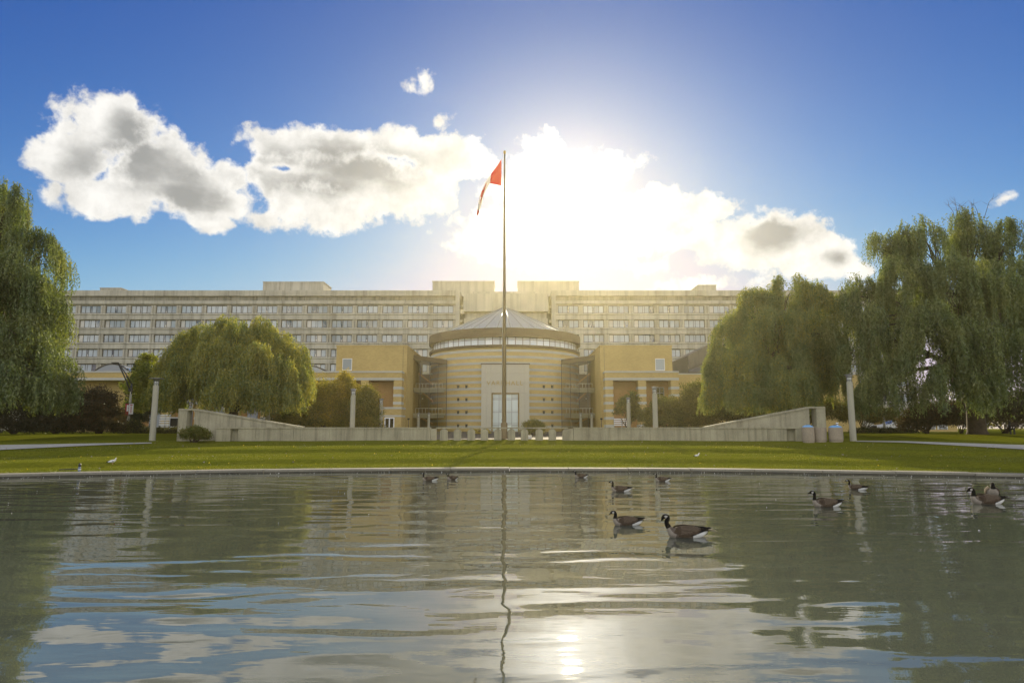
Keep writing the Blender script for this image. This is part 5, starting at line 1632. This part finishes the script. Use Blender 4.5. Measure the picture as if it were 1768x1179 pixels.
# far woods closing the horizon on either side
rng = np.random.default_rng(5)
Bv, Dv, Mv = [], [], []
for side in (-1, 1):
    for k in range(46):
        x = side * rng.uniform(75, 320); y = 190 + rng.uniform(0, 60) - abs(x) * 0.25
        h = rng.uniform(7, 12); n = 420
        d = norm(rng.normal(size=(n, 3))); p = np.array((x, y, 1.2 + h * 0.55)) + d * (rng.random(n) ** 0.4)[:, None] * np.array((h * 0.5, h * 0.5, h * 0.5))
        Bv.append(p); Dv.append(norm(rng.normal(size=(n, 3)))); Mv.append(rng.integers(0, 2, n))
Bv, Dv, Mv = map(np.concatenate, (Bv, Dv, Mv))
V, T = leaf_tris(Bv, Dv, rng.uniform(0.8, 1.5, len(Bv)), rng.uniform(0.6, 1.0, len(Bv)), rng)
stuff(soup('far_woods', V, T, Mv, [M['olive_a'], M['olive_b']]))


# ------------------------------------------------------------------ grass blades, fallen leaves, floating feathers
def build_grass():
    rng = np.random.default_rng(17)
    n = 105000
    s = 27.0 + 22.0 * rng.random(n) ** 1.7
    x = rng.uniform(-37, 37, n)
    y = s - KX * np.minimum(np.abs(x), 60) ** 2
    ok = np.abs(x) < 0.86 * y
    ok &= ~((s > 46.85) & (np.abs(x) < 20))
    for pt in PATHS:
        ok &= ~pt(x, y)
    x, y, s = x[ok], y[ok], s[ok]
    z = lawn_z(x, y) - 0.005
    k = len(x)
    base = np.stack([x, y, z], -1)
    patch = np.sin(x * 1.3 + np.sin(y * 0.9) * 2) * np.cos(y * 1.7 + x * 0.4)
    h = rng.uniform(0.02, 0.045, k) * (1 + 0.35 * patch) + np.where(s < 27.35, 0.03, 0)
    d = norm(np.stack([rng.normal(size=k) * 0.45, rng.normal(size=k) * 0.45, np.ones(k)], -1))
    a = rng.uniform(0, math.pi, k); w = rng.uniform(0.008, 0.016, k)
    side = np.stack([np.cos(a) * w, np.sin(a) * w, np.zeros(k)], -1)
    V = np.stack([base - side, base + side, base + d * h[:, None]], 1).reshape(-1, 3)
    mi = (rng.random(k) + patch * 0.2 < 0.45).astype(int)
    o = soup('grass', V, np.arange(k * 3).reshape(-1, 3), mi, [M['grass_a'], M['grass_b']]); stuff(o)
    # fallen leaves
    n = 480
    x = rng.uniform(-30, 32, n); s = rng.uniform(27.3, 46, n); y = s - KX * x * x
    z = lawn_z(x, y) + 0.05
    c = np.stack([x, y, z], -1)
    V, T = leaf_tris(c, norm(rng.normal(size=(n, 3)) * np.array((1, 1, 0.4))), rng.uniform(0.05, 0.10, n), rng.uniform(0.04, 0.07, n), rng)
    stuff(soup('fallen_leaves', V, T, rng.integers(0, 2, n), [M['gold_a'], M['feather_pale']]))
    # feathers and down afloat along the kerb
    n = 420
    x = rng.uniform(-20, 20, n); s = 26.45 - np.abs(rng.normal(size=n)) * 0.35 - (rng.random(n) < 0.3) * rng.uniform(0, 16, n); y = s - KX * x * x
    y = np.maximum(y, 6)
    c = np.stack([x, y, np.full(n, 0.012)], -1)
    V, T = leaf_tris(c, norm(rng.normal(size=(n, 3)) * np.array((1, 1, 0.5)) + np.array((0, 0, 0.3))), rng.uniform(0.015, 0.04, n), rng.uniform(0.012, 0.025, n), rng)
    stuff(soup('floating_feathers', V, T, np.zeros(n), [M['feather_white']]))


PATHS = []
for o in [q for q in bpy.data.objects if q.name.startswith('garden_path')]:
    co = np.array([v.co[:] for v in o.data.vertices]).reshape(-1, 7, 3)
    up, lo = co[:, 0, :2], co[:, 6, :2]
    order = np.argsort(up[:, 0]); uo = up[order]; order = np.argsort(lo[:, 0]); lo_ = lo[order]
    def mk(uo, lo_):
        def f(x, y):
            yu = np.interp(x, uo[:, 0], uo[:, 1], left=-1, right=-1); yl = np.interp(x, lo_[:, 0], lo_[:, 1], left=1e9, right=1e9)
            return (y < yu + 0.03) & (y > yl - 0.03)
        return f
    PATHS.append(mk(uo, lo_))
build_grass()


# ------------------------------------------------------------------ birds
def loft(rings, seg=14):
    """closed body along rings (x, z, half width, half height); the plane of each ring follows the path"""
    vs = []; fs = []; n = len(rings)
    for i, (x, z, ry, rz) in enumerate(rings):
        a = rings[max(i - 1, 0)]; b = rings[min(i + 1, n - 1)]
        tx, tz = b[0] - a[0], b[1] - a[1]; L = math.hypot(tx, tz) or 1
        tx, tz = tx / L, tz / L
        nx, nz = -tz, tx
        for k in range(seg):
            q = 2 * math.pi * k / seg
            c, s = math.cos(q), math.sin(q)
            vs.append((x + nx * rz * s, ry * c, z + nz * rz * s))
    for i in range(n - 1):
        for k in range(seg): fs.append((i * seg + k, i * seg + (k + 1) % seg, (i + 1) * seg + (k + 1) % seg, (i + 1) * seg + k))
    fs += [tuple(range(seg - 1, -1, -1)), tuple((n - 1) * seg + k for k in range(seg))]
    return vs, fs


BODY = [(-.40, .105, .012, .012), (-.36, .09, .05, .035), (-.29, .075, .088, .068), (-.20, .065, .118, .092), (-.10, .06, .138, .112), (.0, .058, .145, .122), (.09, .06, .14, .122), (.16, .066, .125, .112), (.215, .08, .098, .092)]
NECKS = {
    'up': [(.255, .125, .064, .066), (.272, .19, .046, .047), (.272, .26, .037, .038), (.268, .33, .033, .034), (.272, .385, .033, .034)],
    'low': [(.255, .125, .064, .066), (.268, .19, .047, .048), (.262, .25, .040, .040), (.258, .30, .036, .036), (.264, .345, .036, .036)],
    'bent': [(.25, .125, .064, .066), (.285, .20, .047, .047), (.315, .27, .040, .040), (.318, .335, .037, .037), (.30, .385, .036, .036)],
}
HEADS = {
    'up': [(.292, .425, .035, .034), (.325, .436, .040, .040), (.358, .428, .036, .036), (.385, .415, .024, .024), (.405, .407, .017, .015), (.43, .400, .012, .009), (.447, .395, .007, .005)],
    'low': [(.285, .38, .036, .034), (.315, .385, .041, .040), (.348, .368, .037, .036), (.372, .348, .024, .024), (.388, .334, .017, .015), (.404, .318, .012, .009), (.415, .307, .006, .005)],
    'bent': [(.30, .43, .038, .036), (.325, .455, .041, .040), (.36, .448, .040, .038), (.385, .415, .030, .028), (.398, .385, .018, .016), (.408, .36, .012, .010), (.413, .342, .006, .005)],
}

for _d in (NECKS, HEADS):
    for _k in _d: _d[_k] = [(x, 0.10 + (z - 0.10) * 0.72, a_, b_) for x, z, a_, b_ in _d[_k]]


def build_goose(kind):
    t = thing('goose', (0, 0, 0), '', 'goose', 'geese swimming on the pond')
    rings = BODY + NECKS[kind] + HEADS[kind]
    seg = 14
    # finer rings by Catmull-Rom
    R = np.array(rings); fine = []
    for i in range(len(R) - 1):
        p0, p1, p2, p3 = R[max(i - 1, 0)], R[i], R[i + 1], R[min(i + 2, len(R) - 1)]
        for u in (0, 0.34, 0.67):
            fine.append(tuple(0.5 * ((2 * p1) + (-p0 + p2) * u + (2 * p0 - 5 * p1 + 4 * p2 - p3) * u * u + (-p0 + 3 * p1 - 3 * p2 + p3) * u ** 3)))
    fine.append(tuple(R[-1])); fine = [(a, b, max(c, 0.003), max(d, 0.003)) for a, b, c, d in fine]
    vs, fs = loft(fine, seg)
    mi = []
    nb = len(BODY) * 3; nn = nb + len(NECKS[kind]) * 3
    for f in fs[:-2]:
        i = f[0] // seg; k = f[0] % seg
        s = math.sin(2 * math.pi * (k + 0.5) / seg); c = abs(math.cos(2 * math.pi * (k + 0.5) / seg))
        if i < nb - 2:
            u = i / nb
            if u < 0.42 and s < 0.30: mi.append(4)        # white rump and under tail
            elif u < 0.16: mi.append(0)
            elif s < -0.1 and u > 0.80: mi.append(3)
            elif s > 0.2: mi.append(1)
            else: mi.append(2)
        elif i < nb + 3: mi.append(3 if s < 0.2 else 2)
        elif i < nn + 1: mi.append(0)
        elif i < nn + 10: mi.append(5 if (nn + 2 <= i < nn + 6 and c > 0.5 and s < 0.45) else 0)
        else: mi.append(0)
    mi += [0, 0]
    me = bpy.data.meshes.new('goose_body'); me.from_pydata(vs, [], fs)
    for q in ('feather_black', 'feather_brown', 'feather_flank', 'feather_pale', 'feather_white', 'cheek_backlit'): me.materials.append(M[q])
    me.polygons.foreach_set('material_index', mi); me.polygons.foreach_set('use_smooth', [True] * len(fs)); me.update()
    link('goose_body', me, t)
    # folded wings: overlapping rows of feathers, dark primaries crossing over the tail
    for sg in (-1, 1):
        w = MB(); nrow = 7
        for r in range(nrow):
            u = r / (nrow - 1)
            x0 = 0.185 - 0.03 * u; x1 = -0.18 - 0.30 * (1 - abs(u - 0.25)) + (0.10 if u > 0.7 else 0)
            pts = []
            m = 9
            for k in range(m + 1):
                v = k / m; x = x0 + (x1 - x0) * v
                a = 0.95 - 1.05 * u - 0.18 * v + 0.25 * v * u
                bx = np.interp(x, [-.42, -.30, -.20, 0, .12, .2], [.02, .085, .125, .150, .142, .105])
                bz = np.interp(x, [-.42, -.30, -.20, 0, .12, .2], [.03, .07, .10, .132, .128, .10])
                cz = np.interp(x, [-.48, -.40, -.2, 0.1], [.135, .115, .07, .058])
                lift = 0.010 + 0.004 * (nrow - r) * 0.5
                hw = 0.030 * (1 - 0.75 * max(0, v - 0.55) / 0.45) * min(1, 0.35 + v * 4)
                for s2 in (-1, 1):
                    aa = a + s2 * hw / 0.14
                    pts.append((x, sg * (bx + lift) * math.cos(aa), cz + (bz + lift) * math.sin(aa) + (0.004 if s2 > 0 else 0)))
            o0 = len(w.v)
            for k in range(m):
                q = 2 * k
                dark = (k > m * 0.66)
                w.f.append((o0 + q, o0 + q + 1, o0 + q + 3, o0 + q + 2)); w.mi.append(0 if dark else 1); w.sm.append(True)
            w.v += pts
            # pale feather margins
            o1 = len(w.v)
            ed = []
            for k in range(m + 1):
                p = Vector(pts[2 * k + 1]); nrm = Vector((0, p.y, p.z - 0.06)).normalized()
                ed += [tuple(p + nrm * 0.0025), tuple(p + nrm * 0.0025 + Vector((0, 0, 0.0045)))]
            w.v += ed
            for k in range(1, int(m * 0.72)):
                w.f.append((o1 + 2 * k, o1 + 2 * k + 1, o1 + 2 * k + 3, o1 + 2 * k + 2)); w.mi.append(2); w.sm.append(True)
        w.build('wing', [M['feather_black'], M['feather_brown'], M['feather_edge']], t)
    tl = MB()
    for k in range(7):
        a = (k - 3) * 0.10
        tl.add([(-.36, -0.02 + a * 0.3, .115), (-.36, 0.02 + a * 0.3, .115), (-.50, 0.03 + a * 0.55, .135 - abs(a) * 0.06), (-.515, a * 0.55, .136 - abs(a) * 0.06), (-.50, -0.03 + a * 0.55, .135 - abs(a) * 0.06)], [(0, 1, 2, 3, 4)])
    tl.build('tail', M['feather_black'], t)
    return t


G = {k: build_goose(k) for k in NECKS}
used = set()
GEESE = [  # centre px, waterline py, apparent length px, yaw (0 = facing left), pose, label
    (741.5, 829.5, 33, 0.25, 'up', 'goose farthest left on the pond, swimming left beside another'),
    (780, 828.5, 20, 0.95, 'low', 'small foreshortened goose following the leftmost one near the kerb'),
    (1002.5, 824.5, 26, 0.45, 'up', 'small goose nearest the far kerb right of the flagpole'),
    (1071, 848, 42, 0.12, 'up', 'goose with raised neck behind the pair with bent necks'),
    (1143, 830.5, 33, 0.2, 'up', 'distant upright goose above and right of the big bent neck goose'),
    (1081.5, 906, 64, 0.18, 'low', 'goose with lowered head swimming just ahead of the biggest one'),
    (1183, 926.5, 84, 0.05, 'bent', 'biggest nearest goose with its neck bent down to the left'),
    (1426, 874.5, 63, 0.12, 'up', 'upright goose swimming alone right of centre with a pale breast'),
    (1479.5, 845, 26, -0.85, 'up', 'goose turned tail on showing a broad white rump'),
    (1703, 869.5, 79, 0.05, 'low', 'dark goose at the right edge passing before the preening one'),
]
for (px, py, L, yaw, kind, lab) in GEESE:
    q0 = P(px, py, 10); r = ray(px, py); tt = -EYE / r.z
    x, y = r.x * tt, r.y * tt
    sc = L * y / F / (0.86 * math.cos(yaw) + 0.22 * abs(math.sin(yaw)))
    sc = min(max(sc, 0.72), 1.08)
    # heading: local +x is forward; facing left in the picture
    rz = math.pi + yaw
    if kind not in used:
        used.add(kind); g = G[kind]; g.location = (x, y, -0.005); g.rotation_euler = (0, 0, rz); g.scale = (sc,) * 3; g['label'] = lab
    else:
        dup(G[kind], (x, y, -0.005), rz, lab, scale=sc)


def build_preening():
    r = ray(1713, 853); tt = -EYE / r.z; x, y = r.x * tt, r.y * tt
    t = thing('goose', (x, y, -0.005), 'goose preening with its black head turned back over pale feathers', 'goose', 'geese swimming on the pond', rz=-math.pi / 2 - 0.5)
    neck = [(.25, .14, .066, .064), (.262, .20, .050, .048), (.24, .26, .040, .040), (.20, .285, .036, .037), (.155, .275, .036, .038), (.115, .245, .040, .040), (.08, .215, .034, .034), (.05, .195, .020, .018), (.02, .185, .012, .01)]
    rings = BODY + neck
    R = np.array(rings); fine = []
    for i in range(len(R) - 1):
        for u in (0, 0.5): fine.append(tuple(R[i] * (1 - u) + R[i + 1] * u))
    fine.append(tuple(R[-1]))
    vs, fs = loft(fine, 14); mi = []
    nb = len(BODY) * 2
    for f in fs[:-2]:
        i = f[0] // 14; k = f[0] % 14; c = abs(math.cos(2 * math.pi * (k + .5) / 14))
        if i < nb - 6: mi.append(2 if i > 5 else 4)
        elif i < nb + 1: mi.append(3)
        else: mi.append(5 if (nb + 9 <= i < nb + 12 and c > 0.5) else 0)
    mi += [0, 0]
    me = bpy.data.meshes.new('goose_body'); me.from_pydata(vs, [], fs)
    for q in ('feather_black', 'feather_brown', 'feather_flank', 'feather_pale', 'feather_white', 'cheek_backlit'): me.materials.append(M[q])
    me.polygons.foreach_set('material_index', mi); me.polygons.foreach_set('use_smooth', [True] * len(fs)); me.update()
    link('goose_body', me, t)
    for ch in G['up'].children:
        if ch.name.startswith(('wing', 'tail')):
            c = ch.copy(); COL.objects.link(c); c.parent = t


build_preening()


def build_gull(px, py, L, face, label, water=False, tall=1.0):
    h = hit(px, py); x, y, z = h.x, h.y, h.z + 0.005
    if water: r = ray(px, py); 
    t = thing('gull', (x, y, z), label, 'gull', 'gulls on the grass', rz=0.0 if face > 0 else math.pi)
    sc = L * y / F / 0.44
    t.scale = (sc,) * 3
    rings = [(-.26, .085, .006, .006), (-.20, .10, .022, .016), (-.12, .115, .05, .045), (-.03, .125, .062, .058), (.05, .14, .056, .054), (.09, .175 * tall, .040, .038), (.105, .215 * tall, .030, .028), (.125, .245 * tall, .030, .029), (.15, .25 * tall, .022, .022), (.165, .243 * tall, .010, .010), (.19, .236 * tall, .005, .005)]
    vs, fs = loft(rings, 12); mi = []
    for f in fs[:-2]:
        i = f[0] // 12; mi.append(1 if i >= 8 else 0)
    mi += [0, 1]
    me = bpy.data.meshes.new('gull_body'); me.from_pydata(vs, [], fs); me.materials.append(M['feather_white']); me.materials.append(M['bill_yellow'])
    me.polygons.foreach_set('material_index', mi); me.polygons.foreach_set('use_smooth', [True] * len(fs)); me.update()
    link('gull_body', me, t)
    for s in (-1, 1):
        w = MB(); n = 7; pts = []
        for k in range(n + 1):
            v = k / n; xx = 0.06 - 0.34 * v; hw = 0.038 * math.sin(math.pi * min(1, 0.18 + v * 0.82)) + 0.004
            cz = 0.135 - 0.045 * v; yy = 0.066 - 0.045 * v * v
            pts += [(xx, s * (yy - 0.012), cz + hw), (xx, s * yy, cz - hw)]
        w.v = pts
        for k in range(n): w.f.append((2 * k, 2 * k + 1, 2 * k + 3, 2 * k + 2)); w.mi.append(1 if k > 4 else 0); w.sm.append(True)
        w.build('wing', [M['feather_grey'], M['feather_black']], t)
        MB().tube([(0.0, s * 0.025, 0.0), (0.005, s * 0.025, 0.085)], 0.006, 5).box(-0.005, 0.03, s * 0.025 - 0.012, s * 0.025 + 0.012, 0.0, 0.005).build('leg', M['leg_pink'], t)


build_gull(194.5, 801.5, 18, 1, 'grey winged gull crouching on the kerb side grass at the left')
build_gull(1204, 789.5, 11.5, 1, 'upright gull standing on the lawn bank right of centre', tall=1.12)


# ------------------------------------------------------------------ haze volume added to stand in for the golden lens flare veil
hz_m = bpy.data.materials.new('haze_veil'); hz_m.use_nodes = True
ht = NT(hz_m.node_tree); ht.n.clear()
ho = ht.n.new('ShaderNodeOutputMaterial')
pv_ = ht.node('ShaderNodeVolumePrincipled', {'Color': (1.0, 0.90, 0.55, 1), 'Density': HAZE[0], 'Anisotropy': HAZE[1]})
ht.l.new(pv_.outputs[0], ho.inputs['Volume'])
stuff(MB().box(-905, 905, -405, 1560, -1.9, 41.0).build('haze', hz_m))
